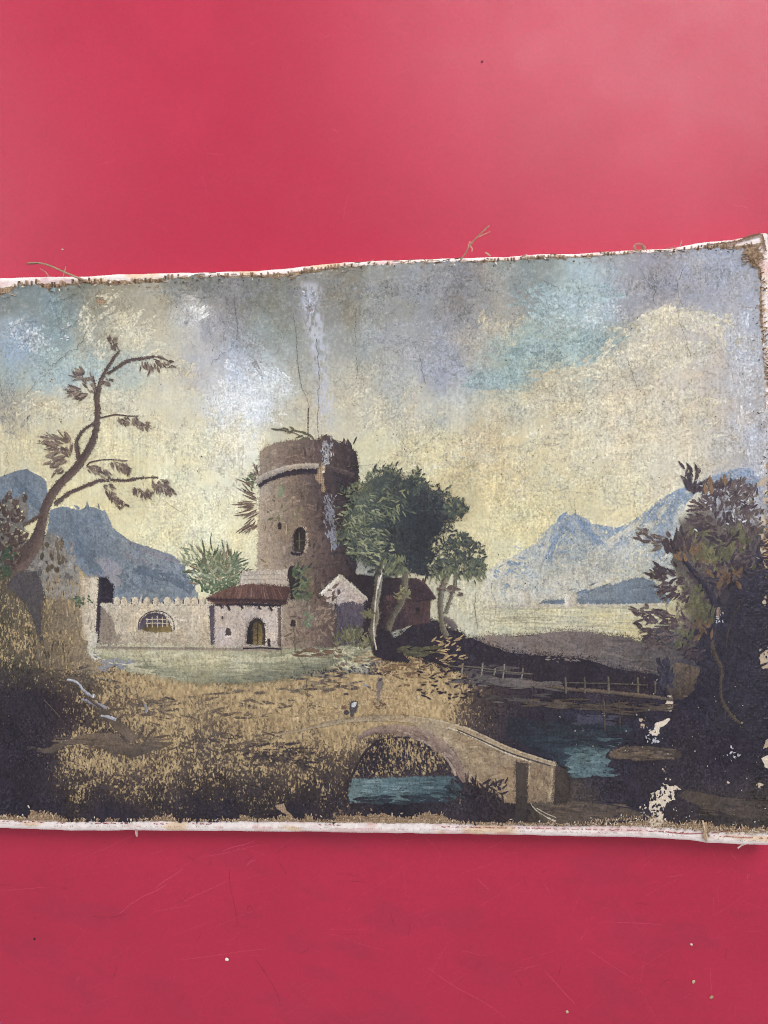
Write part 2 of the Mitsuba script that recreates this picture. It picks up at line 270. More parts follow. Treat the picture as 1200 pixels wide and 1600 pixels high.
# ------------------------------------------------------------------ mesh helpers
counts = {}
def numbered(k):
    n = counts.get(k, 0); counts[k] = n + 1
    return k if n == 0 else f'{k}_{n:03d}'
def add(key, v, f, b, uv=None, smooth=False):
    key = numbered(key)
    scene[key] = mikit.ply((np.asarray(v, float), np.asarray(f, int)), b, smooth, uv)
    return key
def tag(key, label=None, category=None, group=None, kind=None):
    d = labels.setdefault(key, {})
    for k, x in (('label', label), ('category', category), ('group', group), ('kind', kind)):
        if x: d[k] = x
def tri(poly):
    """flat triangulation of a shapely (multi)polygon -> vertices (2-D), faces"""
    V, F, n = [], [], 0
    for g in getattr(poly, 'geoms', [poly]):
        if g.is_empty or g.geom_type != 'Polygon' or g.area < 1e-9: continue
        v, f = trimesh.creation.triangulate_polygon(g, engine='earcut')
        V.append(v); F.append(np.asarray(f) + n); n += len(v)
    if not V: return np.zeros((0, 2)), np.zeros((0, 3), int)
    V, F = np.vstack(V), np.vstack(F)
    a, b, c = V[F[:, 0]], V[F[:, 1]], V[F[:, 2]]
    flip = (b - a)[:, 0] * (c - a)[:, 1] - (b - a)[:, 1] * (c - a)[:, 0] < 0
    F[flip] = F[flip][:, ::-1]
    return V, F
def ragged(poly, amp, step=2.2, seed=0, scale=6.0):
    """survey-unit polygon with an uneven, hand-made edge"""
    if amp <= 0: return poly
    out = []
    for g in getattr(poly, 'geoms', [poly]):
        L = g.exterior.length; n = max(8, int(L / step))
        pts = np.array([g.exterior.interpolate(i / n, normalized=True).coords[0] for i in range(n)])
        q = np.c_[pts / scale, np.full(n, seed * 3.7)]
        d = np.c_[meshkit.fbm(q, 3, 1), meshkit.fbm(q, 3, 5)] - 0.5
        r = Polygon(pts + d * 2.6 * amp).buffer(0)
        out.append(r)
    return unary_union(out)

def blobs(x0, y0, x1, y1, n, r, seed, sq=0.6):
    rg = np.random.default_rng(seed); out = []
    for _ in range(n):
        x, y, a = rg.uniform(x0, x1), rg.uniform(y0, y1), rg.uniform(.35, 1) * r
        k = rg.integers(6, 11); th = np.sort(rg.uniform(0, 2 * np.pi, k)); rr = a * rg.uniform(.5, 1.2, k)
        out.append(Polygon(np.c_[x + rr * np.cos(th), y + rr * np.sin(th) * rg.uniform(sq, 1.5)]).buffer(0))
    return unary_union(out)
# lost paint, in survey units: pale losses low on the right, and the brown hole in the tower
LOSS_PALE = unary_union([
    ragged(Polygon([(1043,1086),(1050,1086),(1053,1098),(1049,1111),(1039,1112),(1038,1104),(1041,1098)]), 1.5, 1.5, 1, 4),
    ragged(Polygon([(1046,1121),(1048,1124),(1038,1134),(1031,1138),(1030,1146),(1024,1150),(1013,1145),(1023,1138),(1023,1130),(1036,1126)]), 1.5, 1.5, 2, 4),
    blobs(1000,1123,1006,1137, 5, 4, 12), blobs(1020,1145,1030,1162, 5, 2.2, 13), blobs(1033,1190,1042,1215, 5, 2.2, 14),
    ragged(Polygon([(1017,1241),(1025,1238),(1035,1230),(1040,1224),(1046,1229),(1056,1226),(1065,1233),(1052,1236),(1055,1249),(1044,1252),(1040,1258),(1036,1266),(1038,1277),(1034,1290),(1016,1290),(1018,1272),(1015,1256)]), 3.0, 1.5, 3, 4),
    blobs(998,1258,1010,1272, 6, 3.2, 15), blobs(1050,1252,1060,1275, 5, 1.8, 16), blobs(1030,1216,1050,1228, 6, 2.4, 17),
    blobs(1150,1128,1165,1138, 4, 4.2, 18), blobs(1183,1222,1192,1230, 4, 4.5, 19), blobs(1137,1220,1148,1226, 3, 3, 20), blobs(1155,1190,1190,1250, 7, 1.6, 21), blobs(1090,1160,1200,1280, 14, 1.1, 22),
    ragged(Polygon([(1186,1013),(1203,1015),(1203,1046),(1190,1044),(1187,1030)]), 2, 1.5, 4, 4), ragged(Polygon([(1203,1152),(1196,1156),(1192,1171),(1203,1165)]), 1.5, 1.5, 5, 4), ragged(Polygon([(1190,1184),(1203,1178),(1203,1202),(1195,1199)]), 1.5, 1.5, 6, 4),
    blobs(1188,730,1200,790, 9, 6, 23), blobs(1190,800,1202,870, 14, 7, 24), blobs(1175,755,1186,785, 4, 5, 25), blobs(1192,870,1204,1010, 10, 4, 26), blobs(1080,955,1100,975, 4, 2.2, 27), blobs(1118,955,1135,975, 5, 2, 28),
    blobs(1020,995,1050,1006, 8, 1.8, 29), blobs(1085,1070,1095,1082, 3, 2.2, 30), blobs(820,1140,1120,1230, 9, 1.1, 31), blobs(1088,580,1096,588, 2, 3.4, 32), blobs(474,478,490,486, 5, 3, 33), blobs(505,722,512,740, 2, 1.5, 34)])
LOSS_BROWN = unary_union([
    ragged(Polygon([(497,722),(507,720),(508,735),(505,742),(508,752),(507,770),(499,770),(500,757),(492,748),(491,735),(497,732)]), 2, 1.5, 7, 4),
    ragged(Polygon([(150,466),(168,470),(158,481),(152,478)]), 1.2, 1.2, 8, 4), blobs(146,493,152,499, 2, 2.8, 41), blobs(78,590,82,597, 2, 2.4, 42), blobs(92,655,98,665, 4, 2.6, 43), blobs(614,676,620,684, 2, 2.6, 44),
    blobs(140,455,170,470, 8, 3, 45), blobs(225,446,250,458, 7, 3, 46), blobs(680,428,745,436, 5, 2.2, 47), blobs(860,405,935,412, 7, 2.2, 48),
    ragged(Polygon([(430,1257),(444,1256),(447,1266),(455,1272),(462,1284),(450,1284),(446,1272),(432,1264)]), 2, 1.5, 9, 4), blobs(472,1270,494,1284, 5, 3, 49),
    blobs(1065,390,1080,396, 3, 3, 50), blobs(532,458,560,476, 2, 1.3, 51)])
LOSS_PALE = LOSS_PALE.difference(blobs(1014, 1226, 1062, 1292, 130, 3.2, 71)).difference(blobs(1012, 1084, 1054, 1152, 40, 1.8, 72)).difference(blobs(1184, 1010, 1204, 1050, 8, 2.2, 73)).buffer(0)
LOSS = unary_union([LOSS_PALE, LOSS_BROWN])

LEVEL = 0.00009
class Paint:
    """one laid-in motif: patches, ribbons and dabs of paint, each its own thin layer on the canvas"""
    soft = 0.0
    def __init__(self, level, b='motif_paint', band=LEVEL * .9, soft=0.0):
        self.soft = soft
        self.z0, self.band, self.b = PZ + 0.00006 + level * LEVEL, band, b
        self.items = []
    def _put(self, v2, f, u, w): self.items.append((v2, f, np.broadcast_to(u, len(v2)), np.broadcast_to(w, len(v2))))
    def patch(self, pts, r, grad=0.5, wear=0.0, rag=1.0, smoothed=False, seed=0, feather=0.0, fray=1.4):
        """grad: one tone, or ((x, y, tone), (x, y, tone)): tones run evenly from one point to the other"""
        if smoothed: pts = spline(list(pts) + [pts[0]], 5)[:-1]
        poly = pts if hasattr(pts, 'area') else Polygon(pts).buffer(0)
        poly = ragged(poly, rag, seed=seed + len(self.items))
        if feather:
            core, full = poly.buffer(-feather * .6), poly.buffer(feather)
            ring = full.difference(core).difference(LOSS); core = core.difference(LOSS)
            if not core.is_empty: self._tone(core, r, grad, wear)
            return self._tone(ring, r, grad, wear, poly.buffer(-feather * .5))
        self._tone(poly.difference(LOSS), r, grad, wear)
        return self._specks(poly, r, grad, wear, min(fray, math.sqrt(poly.area) / 18))
    def _specks(self, poly, r, grad, wear, sig):
        """dry-brush specks along an edge, so that it is neither hard nor even"""
        import shapely
        for g in getattr(poly, 'geoms', [poly]):
            if g.is_empty: continue
            q = np.array(g.exterior.coords); seg = np.linalg.norm(np.diff(q, axis=0), axis=1); L = seg.sum(); m = int(L * 1.5 * max(1, sig / 1.3))
            if m < 4: continue
            t = RNG.uniform(0, L, m); cum = np.r_[0, np.cumsum(seg)]
            x, y = np.interp(t, cum, q[:, 0]) + RNG.normal(0, sig, m), np.interp(t, cum, q[:, 1]) + RNG.normal(0, sig, m)
            ok = ~shapely.contains_xy(LOSS, x, y); x, y = x[ok], y[ok]; m = len(x)
            a = RNG.uniform(0, np.pi, m); l, w_ = RNG.uniform(.5, 1.7, m), RNG.uniform(.35, .8, m)
            ca, sa = np.cos(a), np.sin(a)
            v = np.stack([np.c_[x + ca * l, y + sa * l], np.c_[x - sa * w_, y + ca * w_], np.c_[x - ca * l, y - sa * l], np.c_[x + sa * w_, y - ca * w_]], 1).reshape(-1, 2)
            i = np.arange(m)[:, None] * 4; f = np.vstack([i + [0, 1, 2], i + [0, 2, 3]])
            if np.isscalar(grad): tt = np.full(m, float(grad))
            else:
                (x0, y0, t0), (x1, y1, t1) = grad; d = np.array([x1 - x0, y1 - y0], float)
                tt = t0 + (t1 - t0) * np.clip((np.c_[x, y] - [x0, y0]) @ d / (d @ d), -.3, 1.3)
            tt = tt + RNG.uniform(-.15, .15, m); o, n = RAMP[r]
            self._put(C(v), f, np.repeat(o + np.clip(tt, 0, 1) * (n - 1) + .5, 4), wear)
        return self
    def _tone(self, poly, r, grad, wear, inner=None):
        v, f = tri(poly)
        if not len(v): return self
        if inner is not None:
            import shapely
            wear = np.where(shapely.contains_xy(inner, v[:, 0], v[:, 1]), wear, -0.95)
        if np.isscalar(grad): t = np.full(len(v), float(grad))
        else:
            (x0, y0, t0), (x1, y1, t1) = grad
            d = np.array([x1 - x0, y1 - y0], float); s = (v - [x0, y0]) @ d / (d @ d)
            t = t0 + (t1 - t0) * np.clip(s, -.3, 1.3)
        o, n = RAMP[r]
        self._put(C(v), f[:, ::-1], o + np.clip(t, 0, 1) * (n - 1) + .5, wear)
        return self
    def ribbon(self, pts, r, ta=.4, tb=None, wear=0.0, w=None, wob=0.0, n=5):
        """a brush line; pts (x, y) or (x, y, width); ta / tb the tones of its left and right edge"""
        p = np.array([(q if len(q) == 3 else (*q, w)) for q in pts], float)
        p = spline(p, n)
        if wob: p[:, :2] += (meshkit.fbm(np.c_[p[:, :2] / 5, np.full(len(p), 3.3)], 2)[:, None] - .5) * 2 * wob
        d = np.gradient(p[:, :2], axis=0); d /= np.maximum(np.linalg.norm(d, axis=1, keepdims=True), 1e-9)
        nn = np.c_[d[:, 1], -d[:, 0]]
        if not self.soft and p[:, 2].max() > 2.5:
            self._specks(Polygon(np.vstack([p[:, :2] + nn * p[:, 2:] / 2, (p[:, :2] - nn * p[:, 2:] / 2)[::-1]])).buffer(0), r, (ta + (ta if tb is None else tb)) / 2, wear, .8)
        L, R = p[:, :2] + nn * p[:, 2:] / 2, p[:, :2] - nn * p[:, 2:] / 2
        m = len(p); v = np.vstack([L, p[:, :2], R]); i = np.arange(m - 1)
        f = np.vstack([np.c_[i, i + 1, m + i], np.c_[m + i, i + 1, m + i + 1], np.c_[m + i, m + i + 1, 2 * m + i], np.c_[2 * m + i, m + i + 1, 2 * m + i + 1]])
        tb = ta if tb is None else tb; o, k = RAMP[r]
        t = np.r_[np.full(m, ta), np.full(m, (ta + tb) / 2), np.full(m, tb)]
        self._put(C(v), f, o + np.clip(t, 0, 1) * (k - 1) + .5, np.r_[np.full(m, -self.soft), np.full(m, wear), np.full(m, -self.soft)] if self.soft else wear)
        return self
    def dab(self, x, y, ln, wd, ang, r, t, wear=0.0, bend=0.0, blunt=.5):
        """one touch of the brush, starting at x, y; ang in degrees, 0 = right, 90 = up the canvas"""
        if LOSS.contains(Point(x, y)): return self
        s = np.array([0, .18, .45, .75, 1.0]); h = np.array([.25, .8, 1.0, .75, blunt * .4]) * wd / 2 * RNG.uniform(.8, 1.2, 5)
        a = math.radians(ang); off = bend * ln * s * s
        cx, cy = s * ln, off
        top, bot = np.c_[cx, cy + h], np.c_[cx, cy - h]
        v = np.vstack([top, bot]); ca, sa = math.cos(a), math.sin(a)
        v = np.c_[x + v[:, 0] * ca - v[:, 1] * sa, y - (v[:, 0] * sa + v[:, 1] * ca)]
        i = np.arange(4); f = np.vstack([np.c_[i, 5 + i, i + 1], np.c_[i + 1, 5 + i, 6 + i]])
        o, k = RAMP[r]
        self._put(C(v), f, o + float(np.clip(t, 0, 1)) * (k - 1) + .5, np.tile([-.7 * self.soft, 0, 0, -.5 * self.soft, -self.soft], 2) if self.soft else wear)
        return self
    def sweep(self, pts, r, t, dens=1.0, ln=(5, 13), wd=(1.4, 3.4), wear=0.0, jit=.14):
        """a broad passage of small touches laid along a path; pts (x, y, width)"""
        q = spline(pts, 6); d = np.gradient(q[:, :2], axis=0); L = np.linalg.norm(np.diff(q[:, :2], axis=0), axis=1).sum()
        for _ in range(int(L * q[:, 2].mean() / 14 * dens)):
            i = RNG.integers(0, len(q)); a = math.degrees(math.atan2(-d[i, 1], d[i, 0])) + rnd(-22, 22)
            self.dab(q[i, 0] + RNG.normal(0, q[i, 2] * .33), q[i, 1] + RNG.normal(0, q[i, 2] * .33), rnd(*ln), rnd(*wd), a, r, t + rnd(-jit, jit), wear=wear, bend=rnd(-.15, .15))
        return self
    def build(self, key, label=None, kind=None):
        V, F, UV, n = [], [], [], 0; N = max(1, len(self.items))
        for i, (v, f, u, w) in enumerate(self.items):
            z = self.z0 + self.band * i / N
            V.append(np.c_[v, np.full(len(v), z)]); F.append(np.asarray(f) + n); UV.append(np.c_[u, w]); n += len(v)
        V, F, UV = np.vstack(V), np.vstack(F), np.vstack(UV)
        a, b, c = V[F[:, 0]], V[F[:, 1]], V[F[:, 2]]
        flip = np.cross(b - a, c - a)[:, 2] < 0
        F[flip] = F[flip][:, ::-1]
        key = add(key, V, F, self.b, UV)
        if label or kind: tag(key, label, kind=kind)
        return key

# ================================================================== the tabletop (setting)
s = 1.6
add('tabletop', [[-s, -s, 0], [s, -s, 0], [s, s, 0], [-s, s, 0]], [[0, 1, 2], [0, 2, 3]], 'red_plastic', [[0, 0], [1, 0], [1, 1], [0, 1]])
tag('tabletop', 'glossy red plastic tabletop with fine scratches under the painting', 'tabletop', kind='structure')
KT = (CAM[2]) / (CAM[2] - PZ)                                    # the table lies lower than the canvas
def CT(pts): return CAM[:2] + (C(pts) - CAM[:2]) * KT
def hairlines(lines, z):
    V, F, n = [], [], 0
    for pts, w in lines:
        q = CT(spline(pts, 5)); d = np.gradient(q, axis=0); d /= np.maximum(np.linalg.norm(d, axis=1, keepdims=True), 1e-12)
        nn = np.c_[-d[:, 1], d[:, 0]]; m = len(q); hw = (w * U / 2 * np.minimum(1, 4 * np.minimum(np.linspace(0, 1, m), np.linspace(1, 0, m)) + .3))[:, None]
        V.append(np.c_[np.vstack([q + nn * hw, q - nn * hw]), np.full(2 * m, z)]); i = np.arange(m - 1)
        F.append(np.vstack([np.c_[i, m + i, i + 1], np.c_[i + 1, m + i, m + i + 1]]) + n); n += 2 * m
    return np.vstack(V), np.vstack(F)
pale, dark = [], []
for a, b, w in [((185,1428),(212,1408),.9),((206,1412),(262,1380),1.1),((240,1390),(288,1355),1.1),((348,1330),(396,1314),1.2),((383,1355),(400,1344),1.1),((270,1418),(360,1374),.7),((130,1340),(250,1290),.5),((280,1500),(420,1482),.7),((240,1425),(300,1415),.6),((310,1340),(420,1318),.6),((0,1392),(75,1386),.6),((117,1535),(125,1525),.9),((666,1510),(790,1590),.8),((850,1515),(900,1570),.9),((905,1470),(918,1450),.8),((940,1440),(1040,1446),.6),((910,1478),(990,1530),.6),((660,1300),(690,1340),.6),((745,1372),(765,1392),.9),((720,1486),(760,1492),.6),((800,1520),(850,1505),.5),((850,1382),(860,1398),.8),((1040,1370),(1070,1366),.7),((1143,1332),(1150,1342),.9),((1168,1374),(1172,1366),.9),((1110,1510),(1112,1556),.5),((500,1455),(600,1485),.5),((505,1452),(580,1452),.4),((1145,320),(1168,325),1.1),((900,243),(915,246),.7),((520,202),(528,208),1.2),((536,345),(546,305),.7),((670,262),(690,282),.6),((1085,118),(1100,126),.8),((150,258),(180,252),.6),((320,240),(350,243),.5)]:
    a, b = np.array(a, float), np.array(b, float); d = b - a
    pale.append(([a, a + d * .35 + RNG.normal(0, 1.2, 2), a + d * .7 + RNG.normal(0, 1.2, 2), b], w))
for _ in range(150):
    x, y = rnd(-60, 1260), rnd(1310, 1640); L = rnd(12, 90); th = math.radians(rnd(8, 42) if RNG.random() < .6 else rnd(0, 180)); d = np.array([math.cos(th), -math.sin(th)]) * L
    pale.append(([(x, y), (x + d[0] * .5 + rnd(-3, 3), y + d[1] * .5 + rnd(-3, 3)), (x + d[0], y + d[1])], rnd(.14, .34)))
for _ in range(26):
    x, y = rnd(-60, 1260), rnd(-20, 380); L = rnd(8, 50); th = math.radians(rnd(0, 180)); d = np.array([math.cos(th), -math.sin(th)]) * L
    pale.append(([(x, y), (x + d[0] * .5 + rnd(-2, 2), y + d[1] * .5 + rnd(-2, 2)), (x + d[0], y + d[1])], rnd(.2, .4)))
for a, b, w in [((359,1358),(360,1390),.9),((360,1388),(372,1450),.8),((400,1500),(420,1530),.8),((420,1528),(440,1575),.7),((175,1530),(182,1505),.7),((470,1490),(482,1480),.7)]:
    a, b = np.array(a, float), np.array(b, float); dark.append(([a, (a + b) / 2 + RNG.normal(0, 1.5, 2), b], w))
for _ in range(30):
    x, y = rnd(0, 1200), rnd(1320, 1600); th = rnd(0, 6.28); L = rnd(6, 30); dark.append(([(x, y), (x + L * math.cos(th) * .5, y + L * math.sin(th) * .5 + rnd(-1, 1)), (x + L * math.cos(th), y + L * math.sin(th))], rnd(.4, .8)))
k = add('tabletop__scratch', *hairlines(pale, 0.00004), 'scratch_pale'); tag(k, 'fine pale scratches worn into the red plastic', kind='stuff')
k = add('tabletop__scratch', *hairlines(dark, 0.00003), 'scratch_dark'); tag(k, 'darker hairline scuffs in the red plastic', kind='stuff')

# ================================================================== the painting: cream lining cloth over a stretcher, old brown canvas, paint
ROOT = 'landscape_painting'
tag(ROOT, 'old cracked oil landscape with a round tower and arched bridge, lying on the red tabletop', 'painting')
def part(name): return f'{ROOT}__{name}'
OUT_TOP = [(-225, 441), (-120, 437), (0, 433.5), (60, 431.5), (133, 431), (170, 428), (250, 426), (400, 422.5), (450, 418), (500, 412.5), (540, 408.5), (600, 406), (660, 404), (720, 402), (800, 400), (850, 395.5), (900, 395.5), (950, 392), (1000, 389.5), (1050, 387), (1075, 382), (1100, 378), (1150, 373), (1178, 367), (1192, 362), (1203, 363)]
OUT_RIGHT = [(1204, 385), (1205, 420), (1207, 470), (1209, 560), (1211, 700), (1212, 900), (1212, 1100), (1212, 1250), (1210, 1310)]
OUT_BOT = [(1206, 1320), (1160, 1318.5), (1110, 1316), (1080, 1312), (1000, 1307.5), (900, 1305.5), (800, 1303.5), (700, 1302), (600, 1300.5), (500, 1298.8), (400, 1297.8), (300, 1297), (200, 1296.5), (100, 1296.5), (60, 1295), (0, 1293), (-120, 1291), (-225, 1290)]
outline = [(x, y - 1.5) for x, y in OUT_TOP] + OUT_RIGHT + [(x, y + 4.5) for x, y in OUT_BOT]
ol = Polygon(C(outline))
n = 900
rim = np.array([ol.exterior.interpolate(i / n, normalized=True).coords[0] for i in range(n)])
wob = (meshkit.fbm(np.c_[rim * 140, np.zeros(n)], 3) - .5) * .0006
d = np.roll(rim, -1, 0) - np.roll(rim, 1, 0); d /= np.linalg.norm(d, axis=1, keepdims=True)
nrm = np.c_[d[:, 1], -d[:, 0]]
if Polygon(rim + nrm * .001).area < ol.area: nrm = -nrm
prof = [(0.0003, .0016), (0.0010, .0003), (0.0035, 0.0), (0.0070, 0.0), (0.0090, .0001), (0.0101, .0006), (0.0108, .0014), (0.0112, .0025), (0.01135, .0036)]
prof = [(z * (PZ / 0.012), q) for z, q in prof]
V = np.vstack([np.c_[rim - nrm * (inset - wob[:, None] - (.0002 if z > .005 else 0)), np.full(n, z)] for z, inset in prof])
i = np.arange(n); j = (i + 1) % n
F = np.vstack([np.c_[k * n + i, k * n + j, (k + 1) * n + i] for k in range(len(prof) - 1)] + [np.c_[k * n + j, (k + 1) * n + j, (k + 1) * n + i] for k in range(len(prof) - 1)])
top = (len(prof) - 1) * n
cap = Polygon(V[top:top + n, :2]).buffer(0); cap = max(getattr(cap, 'geoms', [cap]), key=lambda q: q.area).buffer(.0004)
tv, tf = tri(cap)
F = np.vstack([F, tf + len(V)]); V = np.vstack([V, np.c_[tv, np.full(len(tv), prof[-1][0])]])
tm = trimesh.Trimesh(V, F, process=True); trimesh.repair.fix_normals(tm)
if tm.face_normals[:, 2] @ tm.area_faces < 0: tm.invert()
k = numbered(part('lining_cloth')); scene[k] = mikit.ply(tm, 'lining_cloth', 40)
tag(k, 'cream lining cloth stretched over the hidden bars, stained at the rim')

PT, PB = np.array(OUT_TOP), np.array(OUT_BOT)[::-1]
def topy(x): return float(np.interp(x, PT[:, 0], PT[:, 1]))
def boty(x): return float(np.interp(x, PB[:, 0], PB[:, 1]))
# the old canvas, torn short of the lining on every side
def edge_band(off, jag, seed, step=2.0):
    """outline of a sheet whose edge runs off(x, side) survey units inside the lining's edge, torn"""
    rg = np.random.default_rng(seed); pts = []
    P = np.array(OUT_TOP); 
    for x in np.arange(-215, 1192, step): pts.append((x, np.interp(x, P[:, 0], P[:, 1]) + off('t', x) + rg.normal(0, jag)))
    for y in np.arange(392, 1300, step): pts.append((off('r', y) + rg.normal(0, jag), y))
    Q = np.array(OUT_BOT)[::-1]
    for x in np.arange(1192, -215, -step): pts.append((x, np.interp(x, Q[:, 0], Q[:, 1]) - off('b', x) + rg.normal(0, jag)))
    return Polygon(pts).buffer(0)
def wig(x, s, sc=14.): return float(meshkit.fbm(np.array([[x / sc, s, 0.5]]), 3)[0]) - .5
def burlap_off(side, x):
    if side == 't': return np.interp(x, [-215, 0, 50, 60, 250, 300, 540, 620, 700, 1000, 1060, 1160, 1192], [9, 15, 14, 12, 10, 7, 8, 8, 6, 5, 6, 12, 17]) + 4 * wig(x, 1)
    if side == 'r': return np.interp(x, [392, 430, 520, 700, 760, 1300], [1183, 1190, 1193, 1200, 1206, 1208]) + 3 * wig(x, 2)
    return np.interp(x, [-215, 0, 200, 400, 600, 700, 1000, 1200], [10, 11, 13, 14, 14, 15, 16, 18]) + 3 * wig(x, 3)
def paint_off(side, x):
    if side == 't': return np.interp(x, [-215, 0, 14, 22, 60, 75, 110, 130, 170, 250, 300, 400, 430, 470, 485, 520, 560, 700, 800, 860, 1000, 1060, 1100, 1150, 1170], [16, 28, 26, 15, 14, 21, 14, 12, 18, 14, 7, 11, 14, 14, 11, 10, 9, 6, 8, 8, 5, 6, 11, 15, 20]) + 6 * wig(x, 4, 7.) * 1.5
    if side == 'r': return np.interp(x, [392, 405, 420, 445, 480, 560, 640, 720, 760, 800, 830, 845, 880, 900, 1100, 1300], [1166, 1174, 1184, 1188, 1186, 1193, 1197, 1199, 1197, 1195, 1196, 1191, 1192, 1203, 1208, 1208]) + 5 * wig(x, 5, 6.)
    return max(12.5, paint_low(x))
def paint_low(x):
    return np.interp(x, [-215, 0, 45, 50, 55, 85, 92, 110, 240, 255, 268, 275, 370, 378, 400, 425, 440, 470, 482, 500, 520, 530, 560, 600, 640, 660, 690, 700, 715, 900, 950, 965, 1020, 1060, 1080, 1120, 1200], [16, 17, 20, 30, 29, 27, 22, 14, 15, 27, 25, 14, 16, 26, 18, 18, 24, 17, 27, 17, 14, 25, 27, 31, 23, 32, 31, 24, 18, 18, 27, 32, 34, 24, 31, 28, 28]) - 2 + 12 * wig(x, 6, 7.)
bur = edge_band(burlap_off, 0.5, 3)
bv, bf = tri(ragged(Polygon(bur.exterior), .6, 2.0, 11, 3))
k = add(part('old_canvas'), np.c_[C(bv), np.full(len(bv), PZ - .00035)], bf[:, ::-1], 'burlap_cloth'); tag(k, 'coarse brown woven canvas showing along the torn edges and in the holes')
# chalky ground still clinging round the losses
g = LOSS_PALE.buffer(1.6).union(blobs(1030, 395, 1160, 400, 14, 3, 61)).intersection(box(-200, 400, 1200, 1292))
p = Paint(-2); p.z0 = PZ - .0002; p.band = 0
for q in getattr(g, 'geoms', [g]):
    v, f = tri(q); o, m = RAMP['gesso']; 
    if len(v): p._put(C(v), f, o + .5 + RNG.uniform(.0, .75) * (m - 1), 0.0)
p.b = 'fiber'; p.build(part('chalk_ground'), 'pale chalky ground showing where the paint has flaked off', kind='stuff')

pedge = ragged(edge_band(paint_off, 1.0, 5, 1.5), .5, 1.3, 17, 3).buffer(0)
pedge = pedge.difference(LOSS)
HORIZON = [(-300, 1000), (0, 880), (60, 850), (120, 905), (150, 1008), (200, 1050), (350, 1062), (500, 1045), (540, 1030), (620, 1000), (660, 985), (745, 998), (860, 990), (950, 993), (1000, 1003), (1040, 960), (1050, 880), (1085, 830), (1110, 790), (1160, 775), (1400, 780), (1400, 300), (-300, 300)]
skyp = Polygon(HORIZON).buffer(0)
for nm, q, b, lab in (('painted_sky', pedge.intersection(skyp), 'sky_paint', 'painted cloudy sky in faded blue, grey and yellow cream'), ('painted_ground', pedge.difference(skyp), 'ground_paint', 'dark painted foreground rubbed through to bare ochre')):
    v, f = tri(q)
    k = add(part(nm), np.c_[C(v), np.full(len(v), PZ)], f[:, ::-1], b); tag(k, lab)

# ------------------------------------------------------------------ brushed clouds scumbled over the sky
p = Paint(-.5)
CLOUDS = [  # x0, y0, x1, y1, spread, touches, pigment, tones, angle, thickness
 (150,478,215,530,20,44,'skycream',(.4,1.),20,-.40),(125,500,150,560,9,24,'skycream',(.5,1.),70,-.42),(200,560,300,590,16,34,'skycream',(.3,.9),10,-.45),(30,640,200,640,22,60,'skycream',(.1,.9),5,-.42),(0,620,20,680,16,20,'skygrey',(.1,.5),80,-.5),
 (15,515,55,545,14,40,'skywhite',(0,.7),20,-.48),(60,560,170,575,14,40,'skyteal',(.5,1.),-15,-.42),(80,480,100,520,18,34,'skyteal',(0,.6),80,-.45),
 (345,590,440,600,24,70,'skywhite',(.1,1.),-20,-.51),(330,620,420,650,22,50,'skywhite',(.4,1.),-30,-.53),(300,500,300,504,8,14,'skywhite',(.5,1.),60,-.2),(340,500,400,540,18,36,'skygrey',(.4,1.),-60,-.45),(250,450,450,452,14,50,'skygrey',(0,.5),0,-.45),
 (220,700,380,720,40,90,'skycream',(.3,1.),85,-.48),(240,800,380,800,34,60,'skycream',(.6,1.),85,-.5),
 (540,450,760,455,16,60,'skygrey',(.0,.6),5,-.45),(600,540,720,560,30,60,'skygrey',(.4,1.),-10,-.46),(690,500,750,520,20,34,'skygrey',(0,.5),60,-.48),(760,510,800,540,18,26,'skycream',(0,.5),60,-.45),
 (820,470,940,470,26,80,'skyteal',(.3,1.),-10,-.36),(800,560,920,550,24,90,'skyteal',(.1,.8),12,-.32),(720,600,810,590,12,34,'skyteal',(.2,.8),8,-.38),(905,560,950,535,12,30,'skyteal',(0,.4),30,-.36),(890,500,950,490,18,30,'skywhite',(0,.6),10,-.56),
 (985,518,1035,494,12,50,'skycream',(.3,1.),20,-.34),(1030,496,1130,506,12,60,'skycream',(.3,.9),-4,-.36),(1110,510,1160,550,14,34,'skycream',(.2,.8),-40,-.42),(870,590,960,570,10,44,'skycream',(.2,.9),15,-.30),(820,640,870,596,12,40,'skycream',(.2,.8),45,-.34),(950,560,1100,560,26,80,'skycream',(.3,1.),30,-.40),(850,660,1100,640,40,150,'skycream',(.1,1.),20,-.44),(620,700,1000,720,40,160,'skycream',(.1,1.),15,-.46),(780,760,1000,760,24,70,'skycream',(.1,1.),20,-.46),
 (985,460,1060,440,16,40,'skygrey',(.2,.8),60,-.44),(1080,430,1160,450,22,50,'skygrey',(.5,1.),80,-.44),(1150,520,1175,640,30,70,'skywhite',(0,.8),80,-.55),(1165,660,1185,740,10,36,'skywhite',(0,.8),80,-.55),(560,650,660,680,30,50,'skycream',(.3,1.),30,-.48)]
for x0, y0, x1, y1, sp, n_, r_, (lo, hi), ang, th_ in CLOUDS:
    for _ in range(int(n_ * 1.6)):
        u_ = RNG.random(); p.dab(x0 + (x1 - x0) * u_ + RNG.normal(0, sp * .5), y0 + (y1 - y0) * u_ + RNG.normal(0, sp * .5), rnd(10, 34), rnd(3, 9), ang + rnd(-28, 28), r_, rnd(lo, hi), wear=th_ - rnd(.04, .16), bend=rnd(-.15, .15), blunt=.8)
p.build(part('painted_cloud'), 'soft brushed clouds in cream, teal and blue white')

